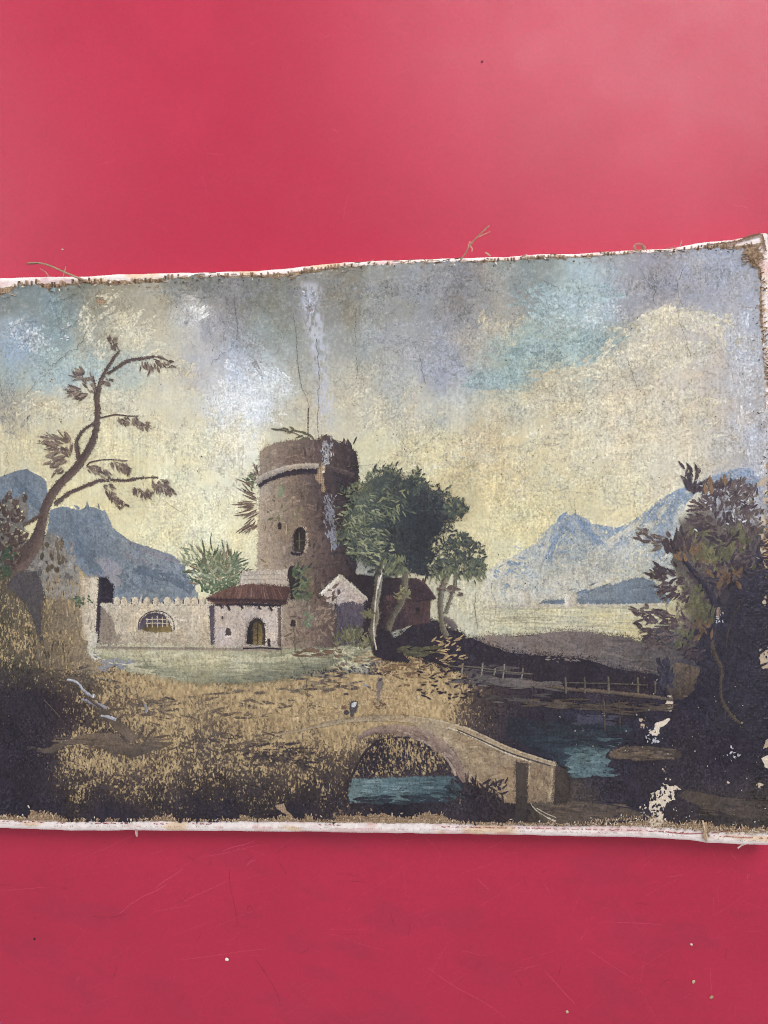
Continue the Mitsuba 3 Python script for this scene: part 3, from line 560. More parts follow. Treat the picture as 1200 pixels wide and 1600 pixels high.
# ------------------------------------------------------------------ distance: mountains, lake, far hills
p = Paint(0)
p.patch([(752,942),(758,893),(778,880),(800,868),(822,861),(836,852),(845,834),(856,824),(870,812),(886,805),(900,802),(908,804),(917,814),(932,820),(946,825),(964,828),(978,822),(1000,808),(1015,798),(1030,784),(1045,770),(1062,761),(1080,757),(1100,752),(1130,742),(1160,728),(1188,738),(1195,800),(1190,942)], 'farmount', ((900,805,.1),(880,905,.9)), rag=1.8, wear=-.34, feather=5.0)
for _ in range(240):
    x = rnd(770, 1100); yt = np.interp(x, [770, 840, 900, 965, 1040, 1100], [885, 845, 806, 828, 775, 755]); y = yt + abs(rnd(0, 1)) ** 1.5 * 110 + 6
    if y > 935: continue
    t = np.clip((y - yt) / 90 + rnd(-.3, .3), 0, 1); p.dab(x, y, rnd(6, 16), rnd(2, 5), rnd(20, 60) if x > 965 else rnd(-60, 40), 'farmount', t)
for x, y in [(868,822),(878,815),(890,812),(900,812),(912,822),(925,828),(940,832),(955,836),(970,832),(1060,772),(1070,780),(1066,792),(1074,800),(880,830),(905,835),(880,865),(1058,800)]:
    p.dab(x - 8, y, rnd(12, 22), rnd(4, 8), rnd(-50, 50), 'farmount', rnd(0, .22))
for x0, y0, x1, y1, t in [(900,808,880,850,.0),(905,812,930,850,.1),(870,820,845,870,.25),(1045,775,1000,850,.2),(1062,765,1030,840,.05),(1075,762,1080,830,.15),(965,832,940,870,.35),(1000,812,975,850,.5),(920,822,950,860,.2)]:
    for _ in range(16):
        u_ = RNG.random(); p.dab(x0 + (x1 - x0) * u_ + rnd(-9, 9), y0 + (y1 - y0) * u_ + rnd(-4, 4), rnd(6, 18), rnd(1.4, 3.6), math.degrees(math.atan2(y0 - y1, x1 - x0)) + rnd(-25, 25), 'farmount', t + rnd(-.1, .25))
for _ in range(160): p.dab(rnd(800, 1090), rnd(850, 915), rnd(5, 14), rnd(1.4, 3.2), rnd(10, 50) if RNG.random() < .6 else rnd(-40, 0), 'farmount', rnd(.65, 1))
for pts, t in (([(1000,814,4),(965,840,10),(930,868,14),(890,898,16)],.95),([(1040,790,4),(1010,830,10),(970,870,14),(930,905,14)],.8),([(896,812,3),(905,840,8),(900,870,12)],.55),([(860,826,3),(850,860,9),(830,890,12)],.75),([(925,822,2),(945,850,7),(950,880,10)],.6),([(1075,765,3),(1060,810,10),(1050,850,14)],.7),([(780,900,6),(850,915,12),(930,900,10)],.9),([(800,930,6),(880,928,10),(960,912,8)],1.),([(905,808,3),(915,825,6),(935,845,9)],.0),([(880,818,3),(868,845,8),(860,870,9)],.05),([(1062,764,3),(1075,790,9),(1080,820,10)],.0),([(1020,800,3),(1030,830,8),(1030,860,9)],.15)):
    p.sweep(pts, 'farmount', t, 2.0)
p.build(part('painted_mountains'), 'pale blue painted mountains behind the lake')
p = Paint(1)
p.patch([(868,941),(884,934),(905,925),(935,918),(960,913),(985,905),(1003,902),(1020,909),(1036,925),(1052,941)], 'bluehill', ((870,935,.9),(1010,915,.35)), rag=1.6)
p.patch([(845,942),(852,938),(900,937),(1060,936),(1060,944),(845,945)], 'bluehill', .35, rag=.8)
for _ in range(30): p.dab(rnd(880, 1030), rnd(915, 938), rnd(10, 22), rnd(2, 4), rnd(-5, 25), 'bluehill', rnd(.15, .8))
p.build(part('painted_hills'), 'low slate blue painted hills on the far shore')
for pts in ([(809,945),(811,926),(815,921),(818,925),(824,924),(828,930),(828,945)], [(882,946),(884,928),(892,926),(899,924),(902,930),(900,946)]):
    p = Paint(2); p.patch(pts, 'pale', ((pts[0][0], 930, .45), (pts[-1][0], 930, .0)), rag=1.0); p.build(part('painted_far_house'), 'tiny pale painted house on the far shore')
p = Paint(1)
for _ in range(90):
    y = rnd(948, 988); x = rnd(745, 1010); p.dab(x, y, rnd(30, 80), rnd(2, 4), rnd(-3, 3), 'lake', rnd(.1, 1))
p.ribbon([(760,948),(850,946),(950,946),(1040,944)], 'pale', .25, .1, w=3); p.build(part('painted_lake'), 'pale yellow painted lake surface')

# ------------------------------------------------------------------ left: blue hills, crag, ochre cliff
p = Paint(0)
p.patch([(-20,752),(0,747),(10,744),(20,738),(27,734),(40,733),(52,741),(60,742),(67,745),(72,755),(75,768),(76,790),(64,808),(33,822),(-20,830)], 'bluehill', ((20,745,.4),(40,820,.6)), rag=2.0, wear=-.02, feather=3.0)
p.patch([(72,840),(80,794),(97,791),(113,794),(122,800),(133,793),(150,791),(160,796),(167,801),(170,815),(183,833),(200,845),(227,853),(253,862),(273,870),(284,878),(292,893),(300,917),(312,932),(300,942),(180,942),(170,920),(133,900),(104,860),(92,835)], 'bluehill', ((120,795,.45),(240,930,.65)), rag=2.0, wear=-.02, feather=3.0)
p.patch([(168,842),(200,850),(230,858),(258,868),(278,878),(284,892),(240,885),(200,872)], 'haze', .25, rag=2.5, fray=3)
p.patch([(140,884),(150,876),(165,872),(185,880),(196,896),(186,915),(176,915),(160,900)], 'haze', .7, rag=2.5, fray=3)
for _ in range(110):
    x, y = rnd(185, 305), rnd(885, 936)
    p.dab(x, y, rnd(5, 12), rnd(3, 6), rnd(0, 180), 'bluehill', rnd(.2, .7))
for _ in range(14): p.dab(rnd(200, 228), rnd(884, 918), rnd(3, 6), rnd(2, 3), rnd(0, 180), 'bluehill', 1.)
for _ in range(60): p.dab(rnd(82, 165), rnd(795, 870), rnd(6, 14), rnd(3, 6), rnd(0, 180), 'bluehill', rnd(.15, .5))
for pts, t in (([(160,800,4),(175,835,10),(215,865,10),(270,885,8)],.75),([(105,798,4),(115,830,12),(135,865,14),(150,890,10)],.15),([(135,796,4),(150,825,10),(185,855,12)],.55),([(215,890,8),(250,900,14),(290,915,10)],.1),([(185,925,6),(220,915,10),(260,925,10)],.35),([(20,745,6),(40,770,12),(60,790,8)],.1),([(85,800,5),(100,840,12),(112,880,10)],.35)):
    p.sweep(pts, 'bluehill', t, 3.2, wd=(1.6, 4.))
for _ in range(90): p.dab(rnd(186, 300), rnd(880, 934), rnd(4, 9), rnd(2, 4), rnd(0, 180), 'bluehill', rnd(.0, 1.))
p.build(part('painted_blue_hill'), 'hazy slate blue painted hills at the left')
p = Paint(1)
p.patch([(-20,800),(0,790),(15,780),(30,778),(42,785),(44,810),(36,822),(45,850),(30,880),(-20,890)], 'rock', .35, rag=2.5)
p.patch([(40,878),(58,852),(68,836),(82,834),(95,846),(104,862),(114,880),(128,900),(128,935),(70,930),(35,905)], 'rock', ((60,850,.5),(110,930,.8)), rag=2.0, fray=3.5, wear=.25)
for _ in range(46): p.dab(rnd(48, 118), rnd(850, 915), rnd(5, 14), rnd(3, 8), rnd(60, 120), 'rock', rnd(.05, .95), wear=.3)
for _ in range(26): p.dab(rnd(62, 100), rnd(850, 900), rnd(6, 14), rnd(3, 7), rnd(60, 120), 'cliff', rnd(.0, .3))
p.build(part('painted_crag'), 'grey painted crag below the bare tree')
p = Paint(1)
p.patch([(-20,930),(0,893),(16,880),(34,900),(60,908),(85,912),(108,928),(126,936),(128,905),(156,903),(155,945),(151,1000),(150,1012),(170,1030),(160,1050),(110,1046),(40,1040),(-20,1020)], 'cliff', ((20,980,.0),(140,950,.7)), fray=3.5, wear=.34, rag=2.5)
for _ in range(420):
    x, y = rnd(0, 128), rnd(905, 1046)
    if y < 905 + 14 * math.sin(x / 20): continue
    t = np.interp(x, [0, 50, 120], [.0, .3, .62]) + rnd(-.35, .32) - (y > 990) * .18
    p.dab(x, y, rnd(5, 18), rnd(1.4, 3.6), rnd(75, 105), 'cliff', t, wear=rnd(.2, .55))
for _ in range(60): p.dab(rnd(-5, 55), rnd(950, 1050), rnd(8, 22), rnd(1.5, 4), rnd(75, 105), 'olive', rnd(-.3, .3), wear=.5)
for _ in range(24): p.dab(rnd(116, 142), rnd(928, 950), rnd(4, 8), rnd(2, 4), rnd(0, 360), 'green', rnd(.1, .7))
p.build(part('painted_cliff'), 'ochre painted cliff face at the left edge')
p = Paint(2)
p.patch([(126,908),(129,902),(153,905),(156,908),(154,945),(151,1002),(132,1000),(128,960)], 'wall', ((128,950,.55),(152,950,.95)), rag=1.2, wear=.2)
p.patch([(155,903),(166,902),(177,915),(176,941),(172,944),(158,942)], 'dark', .2, rag=1.0)
p.ribbon([(157,905,4),(155,945,5),(153,980,5),(151,1006,4)], 'dark', .4, .9)
for _ in range(30): p.dab(rnd(128, 150), rnd(912, 1006), rnd(5, 14), rnd(1.5, 3), rnd(80, 100), 'wall', rnd(.2, 1))
for _ in range(14): p.dab(rnd(124, 142), rnd(930, 948), rnd(4, 8), rnd(2, 4), rnd(0, 360), 'green', rnd(.1, .6))
p.patch([(138,985),(150,990),(152,1012),(165,1022),(150,1030),(138,1018)], 'pale', .3, rag=2.5)
for _ in range(14): p.dab(rnd(142, 168), rnd(1008, 1028), rnd(5, 10), rnd(2, 4), rnd(-40, 40), 'bluehill', rnd(0, .4))
p.build(part('painted_gate_pier'), 'pale painted pier at the near end of the wall')

# ------------------------------------------------------------------ crenellated wall with its lunette
p = Paint(2)
p.patch([(157,943),(250,944),(334,940),(335,1010),(240,1011),(150,1010),(154,975)], 'wall', ((240,945,.8),(230,1012,.5)), rag=.8)
p.patch([(157,946),(168,958),(180,975),(194,1008),(151,1008),(154,975)], 'wall', ((160,960,.12),(190,1005,.25)), rag=1.)
for _ in range(150):
    x, y = rnd(180, 328), rnd(946, 1005); p.dab(x, y, rnd(8, 20), rnd(2, 5), rnd(-15, 15) if RNG.random() < .6 else rnd(75, 105), 'wall', np.interp(y, [945, 985, 1008], [.9, .72, .5]) + rnd(-.22, .2))
p.ribbon([(158,944),(240,945),(334,941)], 'wall', 1, .8, w=2.6)
p.patch([(327,940),(335,940),(336,1010),(330,1010)], 'purple', .4, rag=.6)
p.build(part('painted_wall'), 'pale painted garden wall with a row of merlons')
for x in (178, 190, 207, 225, 240, 257, 274, 288, 300, 312, 322):
    q = Paint(3); w_ = rnd(7.5, 11); q.ribbon([(x - 1.5, 936), (x - 1, 944)], 'purple', .1, w=2.2); q.ribbon([(x, 945.5), (x + w_, 945)], 'tower', .5, w=1.6); q.patch([(x, 945), (x + .5, 936), (x + w_ / 2, 932.5), (x + w_, 936), (x + w_, 945)], 'wall', ((x, 940, 1.), (x + w_, 942, .6)), rag=.7); q.build(part('painted_wall') + '__merlon')
p = Paint(3)
p.patch([(216,985),(217,970),(226,958),(240,952.5),(255,953),(268,960),(276,972),(278,986),(270,986)], 'wall', ((220,970,.55),(276,975,1.)), rag=.5)
p.patch([(218,983),(220,970),(230,960),(243,957),(256,960),(265,970),(268,985)], 'purple', ((240,957,.0),(245,985,.9)), rag=.4)
p.patch([(222,984),(232,976),(248,978),(268,978),(269,987),(240,988)], 'doorwood', ((240,976,.2),(245,988,.7)), rag=1.2)
for x in (230, 238, 246, 254, 261): p.ribbon([(x, 962 + abs(x - 246) * .22), (x + .4, 980)], 'wall', .75, w=1.3)
for y in (968, 974): p.ribbon([(228, y), (246, y - .6), (264, y + .6)], 'wall', .75, w=1.3)
p.ribbon([(217,984),(218,970),(228,959),(243,954.5),(258,957),(270,968),(273,984)], 'purple', .25, w=1.6); p.ribbon([(262,955),(272,964),(277,976),(277,986)], 'wall', 1., .9, w=3.4); p.ribbon([(222,962),(232,954),(246,950),(260,952)], 'wall', 1., .8, w=2.4)
p.build(part('painted_wall') + '__window', 'half round barred window in the wall')

# ------------------------------------------------------------------ palm bush behind the little house
p = Paint(2, soft=0.5)
for layer, (n_, tlo, thi) in enumerate(((120, .15, .5), (150, .3, .8), (110, .55, 1.0))):
    for _ in range(n_):
        a = rnd(5, 178); L = rnd(14, 46) * (1 - .12 * layer); x0, y0 = 340 + rnd(-20, 20), 915 + rnd(-28, 5)
        hue = 'green' if RNG.random() < .7 else 'cliff' if RNG.random() < .5 else 'olive'
        p.dab(x0 + .35 * L * math.cos(math.radians(a)), y0 - .5 * L * math.sin(math.radians(a)), L * .7, rnd(1.8, 3.6), a + rnd(-15, 15), hue, rnd(tlo, thi), bend=rnd(-.2, .2), blunt=.2)
for _ in range(60): p.dab(rnd(315, 372), rnd(912, 932), rnd(7, 15), rnd(3, 5), rnd(20, 150), 'green', rnd(.2, .6))
for _ in range(26): p.dab(rnd(290, 315), rnd(852, 885), rnd(8, 16), rnd(2, 3.5), rnd(110, 170), 'green', rnd(.8, 1.))
p.ribbon([(332,860,2),(329,845,2),(331,832,1)], 'green', .3); p.build(part('painted_palm_bush'), 'spiky green painted bush behind the little house')
p = Paint(2, soft=0.6)
for x, y, a in [(400,782,165),(398,788,180),(400,793,195),(402,760,140),(404,746,120),(398,775,150),(402,800,200),(396,812,230),(403,822,215)]:
    for _ in range(6): p.dab(x + rnd(-6, 4), y + rnd(-4, 4), rnd(14, 36), rnd(1.8, 3), a + rnd(-18, 18), 'brownleaf', rnd(.2, .9), bend=rnd(-.15, .1), blunt=.2)
for _ in range(14): p.dab(rnd(384, 400), rnd(745, 770), rnd(6, 12), rnd(2, 4), rnd(20, 160), 'green', rnd(.2, .7))
p.build(part('painted_ivy'), 'brown painted ivy sprays on the left of the tower')

# ------------------------------------------------------------------ tower
p = Paint(3)
p.patch([(407,745),(450,725),(558,728),(560,745),(558,800),(556,905),(528,950),(440,950),(428,915),(402,892),(404,840),(405,790)], 'tower', ((405,830,.95),(510,835,.12)), rag=1.2)
for _ in range(330):
    x, y = rnd(407, 545), rnd(755, 940)
    t = np.interp(x, [405, 440, 475, 500, 530], [.95, .74, .48, .22, .1]) + rnd(-.16, .16)
    if x < 432 and y > 890: continue
    p.dab(x, y, rnd(6, 18), rnd(2, 5), rnd(-25, 25) if RNG.random() < .5 else rnd(70, 110), 'tower', t)
for _ in range(22): p.dab(rnd(410, 470), rnd(780, 890), rnd(5, 12), rnd(2, 4), rnd(0, 180), 'olive', rnd(.5, .95))
for (x, y) in [(438,778),(440,772)]: p.dab(x, y, 14, 8, 90, 'green', .75)
p.patch([(407,752),(406,722),(406,708),(414,700),(430,693),(450,689),(480,687),(500,688),(503,682),(508,680),(515,683),(524,688),(530,694),(534,690),(540,693),(547,701),(556,706),(559,722),(558,738),(553,748),(520,734),(492,727),(450,730),(420,740)], 'tower', ((410,710,.72),(545,715,.06)), rag=1.0)
for _ in range(120):
    x, y = rnd(409, 553), rnd(692, 738); p.dab(x, y, rnd(6, 14), rnd(2, 4.5), rnd(-10, 25) if x < 470 else rnd(60, 110), 'tower', np.interp(x, [408, 450, 500, 550], [.76, .55, .28, .1]) + rnd(-.15, .15))
p.build(part('painted_tower'), 'painted round brown brick tower with a broken parapet')
q = Paint(4)
q.ribbon([(404,758,9),(412,752,9),(425,746,9),(450,739,9),(475,736,9),(496,736,8)], 'dark', .3, .8)
q.ribbon([(401,754,7),(412,745,8),(426,739,8),(450,731,7),(475,728,7),(498,728,7)], 'stone', .75, .25, wear=.05)
q.ribbon([(510,730,6),(530,735,6),(553,742,5)], 'tower', .35, .15)
for _ in range(18): q.dab(rnd(404, 490), np.interp(0, [0], [0]) + rnd(0, 1), 1, 1, 0, 'tower', 0) if False else None
q.build(part('painted_tower') + '__cornice', 'pale stone moulding below the parapet')
for pts, r1, nm in (([(460,862),(459,838),(463,827),(470,823),(477,828),(478,840),(476,858),(470,862)], 'a', 0), ([(435,836),(434,818),(441,814),(448,819),(447,836)], 'b', 0)):
    q = Paint(4)
    if r1 == 'a':
        q.patch([(457,864),(457,836),(462,824),(471,820),(479,826),(481,842),(478,862)], 'tower', ((458,840,.5),(481,842,1.)), rag=.5)
        q.patch(pts, 'darkdoor', ((462,830,.0),(474,858,.8)), rag=.4); q.ribbon([(468,832),(468,858)], 'doorwood', .3, w=2); q.ribbon([(463,845),(476,844)], 'olive', .3, w=1.2)
        q.ribbon([(455,864),(466,866),(474,862)], 'dark', .5, w=3)
    else:
        q.patch(pts, 'tower', .75, rag=.6); q.patch([(435,827),(435,818),(439,816),(440,826)], 'darkdoor', .3, rag=.4); q.ribbon([(443,816),(448,820),(447,836)], 'tower', 1., w=1.5)
    q.build(part('painted_tower') + '__window')
q = Paint(4)
for _ in range(90):
    x = rnd(503, 520); y = RNG.choice([rnd(688, 720), rnd(775, 850)]); q.dab(x + (y > 760) * 5, y, rnd(2, 6), rnd(.8, 2.4), rnd(50, 130), 'bloom', rnd(-.2, .35))
q.sweep([(508,690,10),(512,710,14),(509,722,8)], 'bloom', .1, 2.2, (3, 8), (.8, 2.2), wear=-.3, jit=.3); q.sweep([(509,775,8),(516,800,14),(520,830,14),(522,850,8)], 'bloom', .05, 2.4, (3, 9), (.8, 2.4), wear=-.0, jit=.2)
q.build(part('painted_tower') + '__pale_scuff', 'bluish white scuffs over the old fold in the tower', kind='stuff')
q = Paint(4); q.ribbon([(481.5,688),(481.5,660),(482,638)], 'brownleaf', .2, .5, w=1.8); q.build(part('painted_tower') + '__flagpole')
q = Paint(4)
for x, y, a in [(424,672,170),(432,670,185),(440,672,160),(448,671,150),(455,674,170),(462,676,165),(468,679,150),(474,680,165),(478,684,150),(462,680,200),(470,684,190),(446,674,195)]:
    q.dab(x + 12, y, rnd(9, 14), rnd(2.4, 3.8), a, 'olive', rnd(0, .5), blunt=.2)
q.ribbon([(430,671),(455,675),(478,685)], 'brownleaf', .2, w=1.3); q.build(part('painted_tower') + '__plant', 'leafy weeds growing on the parapet')

# the tower's broad base
p = Paint(4)
p.patch([(436,1012),(440,955),(446,940),(470,935),(523,938),(526,980),(528,1010)], 'tower', ((440,980,.85),(528,980,.25)), rag=1.)
for _ in range(120): p.dab(rnd(442, 520), rnd(942, 1006), rnd(6, 14), rnd(2, 4), rnd(-90, 90), 'tower', rnd(-.16, .16) + np.interp(0, [0], [0]) + .72 - .4 * RNG.random() * .6)
p.patch([(455,978),(455,970),(462,969),(462,978)], 'darkdoor', .3, rag=.3); p.ribbon([(463,969),(463,979)], 'tower', .95, w=1.2)
for x, y in [(474,960),(480,966),(473,972),(476,978)]: p.dab(x, y, 12, 6, 5, 'green', .7)
p.build(part('painted_tower') + '__base', 'spreading lower wall of the tower')
p = Paint(5)
p.patch([(450,898),(452,886),(462,884),(470,892),(472,912),(468,935),(455,936)], 'darkdoor', .3, rag=1.2)
for _ in range(90):
    a = rnd(-60, 80); x, y = rnd(456, 482), rnd(888, 935); p.dab(x, y, rnd(6, 16), rnd(2, 4), a, RNG.choice(['green', 'olive', 'tree']), rnd(.2, .75), bend=-.1)
for _ in range(34): p.dab(rnd(484, 520), rnd(916, 946), rnd(6, 14), rnd(2.5, 5), rnd(-30, 120), 'brownleaf', rnd(.1, .7))
p.build(part('painted_creeper'), 'grey green painted creeper at the foot of the tower')

# ------------------------------------------------------------------ little house
p = Paint(4)
p.patch([(374,918),(378,894),(380,890),(386,893),(450,890),(452,896),(451,918)], 'stone', ((380,895,.85),(440,915,.6)), rag=.9)
for y in (899, 906): p.ribbon([(380,y),(415,y-1),(450,y)], 'stone', .25, .6, w=1.6)
p.patch([(337,948),(360,944),(442,944),(440,960),(438,1012),(337,1010)], 'plaster', ((340,975,.62),(436,975,.72)), rag=.8)
for _ in range(110): p.dab(rnd(340, 432), rnd(948, 1006), rnd(6, 14), rnd(2, 4), rnd(-20, 100), 'plaster', rnd(.4, 1.))
p.ribbon([(437,950),(437,1010)], 'tower', .3, .5, w=4)
p.build(part('painted_house'), 'low pale painted house with a red brown roof')
q = Paint(6)
q.patch([(324,934),(340,926),(370,916),(388,912),(451,917),(452,925),(447,943),(400,940),(345,943),(330,940)], 'roof', ((380,915,.5),(390,942,.25)), rag=.9)
for x in np.linspace(352, 446, 22):
    q.ribbon([(x + (395 - x) * .18 + rnd(-1, 1), 917 + rnd(0, 2)), (x + rnd(-1, 1), 936)], 'roof', rnd(.35, .95), rnd(.1, .5), w=rnd(1.6, 3.4), wear=.0)
q.ribbon([(324,935,3),(345,938,5),(390,938,5),(447,941,5)], 'roof', .0, .15); q.build(part('painted_house') + '__roof', 'sloping roof of brown boards')
q = Paint(5)
for x, y in [(342,944),(354,947),(374,945),(402,946),(420,948)]: q.ribbon([(x, y - 4), (x + 5, y + 6)], 'dark', .6, w=2.6)
q.ribbon([(338,944),(380,944),(440,946)], 'dark', .5, w=3.5); q.build(part('painted_house') + '__rafters')
q = Paint(5)
q.patch([(383,1008),(384,984),(388,970),(397,963),(408,964),(416,972),(418,990),(417,1008)], 'plaster', ((385,985,.2),(417,985,1.)), rag=.5)
q.patch([(386,1006),(387,984),(391,972),(399,966),(407,967),(413,974),(415,990),(414,1007)], 'darkdoor', ((388,985,.0),(412,985,.6)), rag=.4)
q.patch([(396,1006),(396,978),(400,972),(408,975),(410,985),(410,1006)], 'doorwood', ((396,985,.2),(408,1000,.75)), rag=.6); q.ribbon([(403,974),(403,1006)], 'darkdoor', .4, w=1.6)
for y in (982, 992, 1000): q.dab(399, y, 4, 2, 0, 'darkdoor', .5)
q.build(part('painted_house') + '__door', 'arched yellow wooden door half open on the dark')
q = Paint(5); q.patch([(352,996),(352,983),(356,980),(362,982),(363,994)], 'plaster', 1., rag=.5); q.patch([(353,992),(353,984),(356,981),(361,983),(361,992)], 'tower', .2, rag=.4); q.dab(348, 968, 6, 3, 90, 'tower', .2); q.build(part('painted_house') + '__window')
q = Paint(5); q.ribbon([(374,1010),(400,1009),(440,1012)], 'stone', .8, .3, w=3.5); q.ribbon([(380,1013),(410,1012),(440,1014)], 'dark', .5, w=2.4); q.patch([(419,1010),(418,1000),(421,997),(423,1010)], 'darkdoor', .4, rag=.4); q.build(part('painted_house') + '__doorstep')

# ------------------------------------------------------------------ barn and red house behind the trees
p = Paint(4)
p.patch([(540,902),(560,900),(612,903),(650,905),(664,914),(680,935),(672,937),(672,972),(640,977),(600,990),(575,1003),(560,1000),(566,945),(573,935)], 'redhouse', ((585,930,.05),(665,940,.75)), rag=.5, fray=.7)
p.patch([(538,902),(560,898),(600,902),(612,905),(600,930),(576,938),(560,915)], 'redhouse', .05, rag=1.2)
for _ in range(110):
    x, y = rnd(605, 665), rnd(910, 975); p.dab(x, y, rnd(6, 14), rnd(2, 4), rnd(70, 110), 'redhouse', np.interp(y, [905, 935, 975], [.65, .8, .5]) + rnd(-.25, .2))
p.patch([(600,903),(650,904),(664,913),(681,935),(668,937),(640,930),(606,930)], 'redhouse', ((610,910,.1),(676,930,.5)), rag=.4, fray=.6); p.ribbon([(650,904),(665,913),(681,935)], 'redhouse', 1., w=2); p.ribbon([(650,940),(670,936)], 'redhouse', .1, w=2.5)
p.patch([(651,960),(651,950),(655,949),(656,960)], 'darkdoor', .2, rag=.3)
for x in (664, 670, 675): p.ribbon([(x, 930), (x + 1, 936)], 'redhouse', .2, w=1.5)
p.build(part('painted_red_house'), 'dark red painted house behind the tree trunks')
p = Paint(5)
p.patch([(526,938),(570,938),(568,970),(560,1004),(528,1008)], 'purple', ((530,940,.8),(560,1000,.3)), rag=.8)
for _ in range(50): p.dab(rnd(530, 562), rnd(944, 1000), rnd(6, 14), rnd(2, 4), rnd(60, 120), 'purple', rnd(.1, .9))
p.patch([(504,927),(515,914),(532,899),(550,914),(573,936),(566,943),(548,938),(530,943),(508,940)], 'plaster', ((520,915,.7),(545,940,.45)), rag=.8)
for _ in range(40):
    x = rnd(512, 560); p.dab(x, rnd(913 + abs(x - 532) * .5, 938), rnd(4, 9), rnd(1.5, 3), rnd(-40, 80), 'plaster', rnd(.3, .9))
p.ribbon([(502,928,3.5),(516,915,4),(532,900,4)], 'pale', .8, .3); p.ribbon([(532,900,3),(552,917,3),(574,936,3)], 'pale', .35, .0)
p.patch([(528,928),(527,922),(531,921),(532,928)], 'tower', .3, rag=.3)
p.build(part('painted_gable'), 'small white painted gable beside the tower')

# grass in front of the buildings
p = Paint(3, soft=0.5)
p.patch([(140,1013),(200,1008),(340,1011),(440,1014),(530,1008),(560,1004),(560,1022),(520,1040),(440,1060),(380,1066),(300,1066),(255,1056),(210,1046),(165,1035)], 'grass', ((300,1012,.85),(320,1066,.3)), rag=2.2, fray=3.5)
for _ in range(380):
    x = rnd(150, 545); y0, y1 = np.interp(x, [150, 250, 400, 545], [1016, 1013, 1017, 1010]), np.interp(x, [150, 250, 400, 545], [1026, 1056, 1064, 1024]); y = rnd(y0, y1)
    s_ = (y - y0) / max(1, y1 - y0); t = np.interp(s_, [0, .25, .5, 1], [.6, 1., .65, .25]) - (x > 370) * .22 + rnd(-.15, .15)
    p.dab(x, y, rnd(16, 44), rnd(2, 5), rnd(-6, 6), 'grass', t, wear=.12 * (s_ > .7))
p.ribbon([(150,1012),(240,1013),(330,1014),(440,1016)], 'wall', .1, .35, w=5)
for _ in range(36): p.dab(rnd(455, 530), rnd(1010, 1028), rnd(8, 20), rnd(2, 4), rnd(-10, 10), 'rust', rnd(0, .5))
for _ in range(50): p.dab(rnd(515, 580), rnd(1012, 1046), rnd(6, 16), rnd(2, 5), rnd(-60, 60), 'grass', rnd(.2, 1.), wear=.1)
for _ in range(26): p.dab(rnd(150, 200), rnd(1030, 1044), rnd(8, 18), rnd(2, 4), rnd(-30, 10), 'haze', rnd(.4, 1))
p.build(part('painted_grass'), 'pale green painted grass in front of the buildings')
p = Paint(6, soft=0.4)
for x, y, n_ in [(540,1000,44),(556,992,24),(568,1008,20)]:
    for _ in range(n_): p.dab(x + rnd(-14, 14), y + rnd(-8, 8), rnd(7, 16), rnd(2, 4.5), rnd(20, 160), 'olive', rnd(.2, 1.))
for _ in range(26): p.dab(rnd(618, 680), rnd(1010, 1024), rnd(12, 28), rnd(3, 5), rnd(-6, 6), 'olive', rnd(0, .45))
for _ in range(20): p.dab(rnd(620, 645), rnd(918, 938), rnd(5, 11), rnd(2, 4), rnd(20, 200), 'olive', rnd(.3, 1.))
for _ in range(14): p.dab(rnd(570, 582), rnd(958, 968), rnd(5, 12), rnd(3, 5), rnd(20, 200), 'olive', rnd(.3, .7))
p.build(part('painted_undergrowth'), 'yellow green painted shrubs at the tree roots')

# ------------------------------------------------------------------ dark bank and brown hills right of the house
p = Paint(3)
p.patch([(742,999),(752,995),(775,993),(800,995),(830,993),(860,988),(885,986),(905,987),(922,988),(946,993),(970,995),(985,997),(1003,1004),(1030,1008),(1062,1010),(1060,1062),(960,1050),(860,1034),(800,1026)], 'hill', ((830,1000,.85),(1030,1040,.35)), rag=1.6, fray=3.5)
for _ in range(170):
    x = rnd(760, 1050); y = rnd(np.interp(x, [760, 880, 1050], [998, 992, 1012]), np.interp(x, [760, 1050], [1022, 1050])); p.dab(x, y, rnd(14, 36), rnd(3, 6), rnd(-22, 4), 'hill', np.interp(x, [760, 880, 1050], [.9, .75, .3]) + rnd(-.2, .15))
p.patch([(600,1008),(625,992),(655,968),(690,972),(703,984),(714,985),(728,994),(745,1000),(770,1010),(800,1020),(840,1024),(880,1026),(920,1031),(960,1044),(1010,1052),(1050,1058),(1040,1072),(940,1066),(860,1064),(790,1062),(730,1052),(690,1040),(640,1020)], 'dark', ((680,990,.45),(860,1040,.35)), rag=2.0, fray=3.5, wear=.05)
for _ in range(46):
    x, y = 670 + rnd(0, 44), 996 + rnd(0, 40); p.dab(x + rnd(0, 14), y, rnd(5, 13), rnd(1.6, 3.4), rnd(-30, 50), 'ochre', rnd(0, .6), wear=.3)
for x, y, n_, r_, lo, hi in [(780,1066,30,'hill',.3,.75),(830,1070,24,'hill',.3,.7),(740,1062,16,'hill',.2,.6),(850,1098,24,'path',.1,.6),(800,1092,16,'hill',.0,.35),(920,1106,20,'path',.0,.4),(1000,1106,22,'path',.1,.5),(760,1048,12,'hill',.1,.4),(1010,1034,20,'hill',.2,.5)]:
    for _ in range(n_): p.dab(x + rnd(-44, 34), y + rnd(-6, 6), rnd(16, 44), rnd(2, 5), rnd(-8, 6), r_, rnd(lo, hi), wear=.04)
for _ in range(60): p.dab(rnd(850, 900), rnd(1026, 1034), rnd(3, 9), rnd(1, 2.2), rnd(-30, 30), 'hill', rnd(.6, 1)) if RNG.random() < .3 else None
for _ in range(130): p.dab(650 + 110 * RNG.random() + rnd(-8, 8), 1030 + 60 * RNG.random(), rnd(4, 12), rnd(1.5, 4), rnd(-30, 40), 'dark', rnd(.2, 1)) if RNG.random() < .7 else None
p.build(part('painted_bank'), 'dark painted bank sloping to the stream')

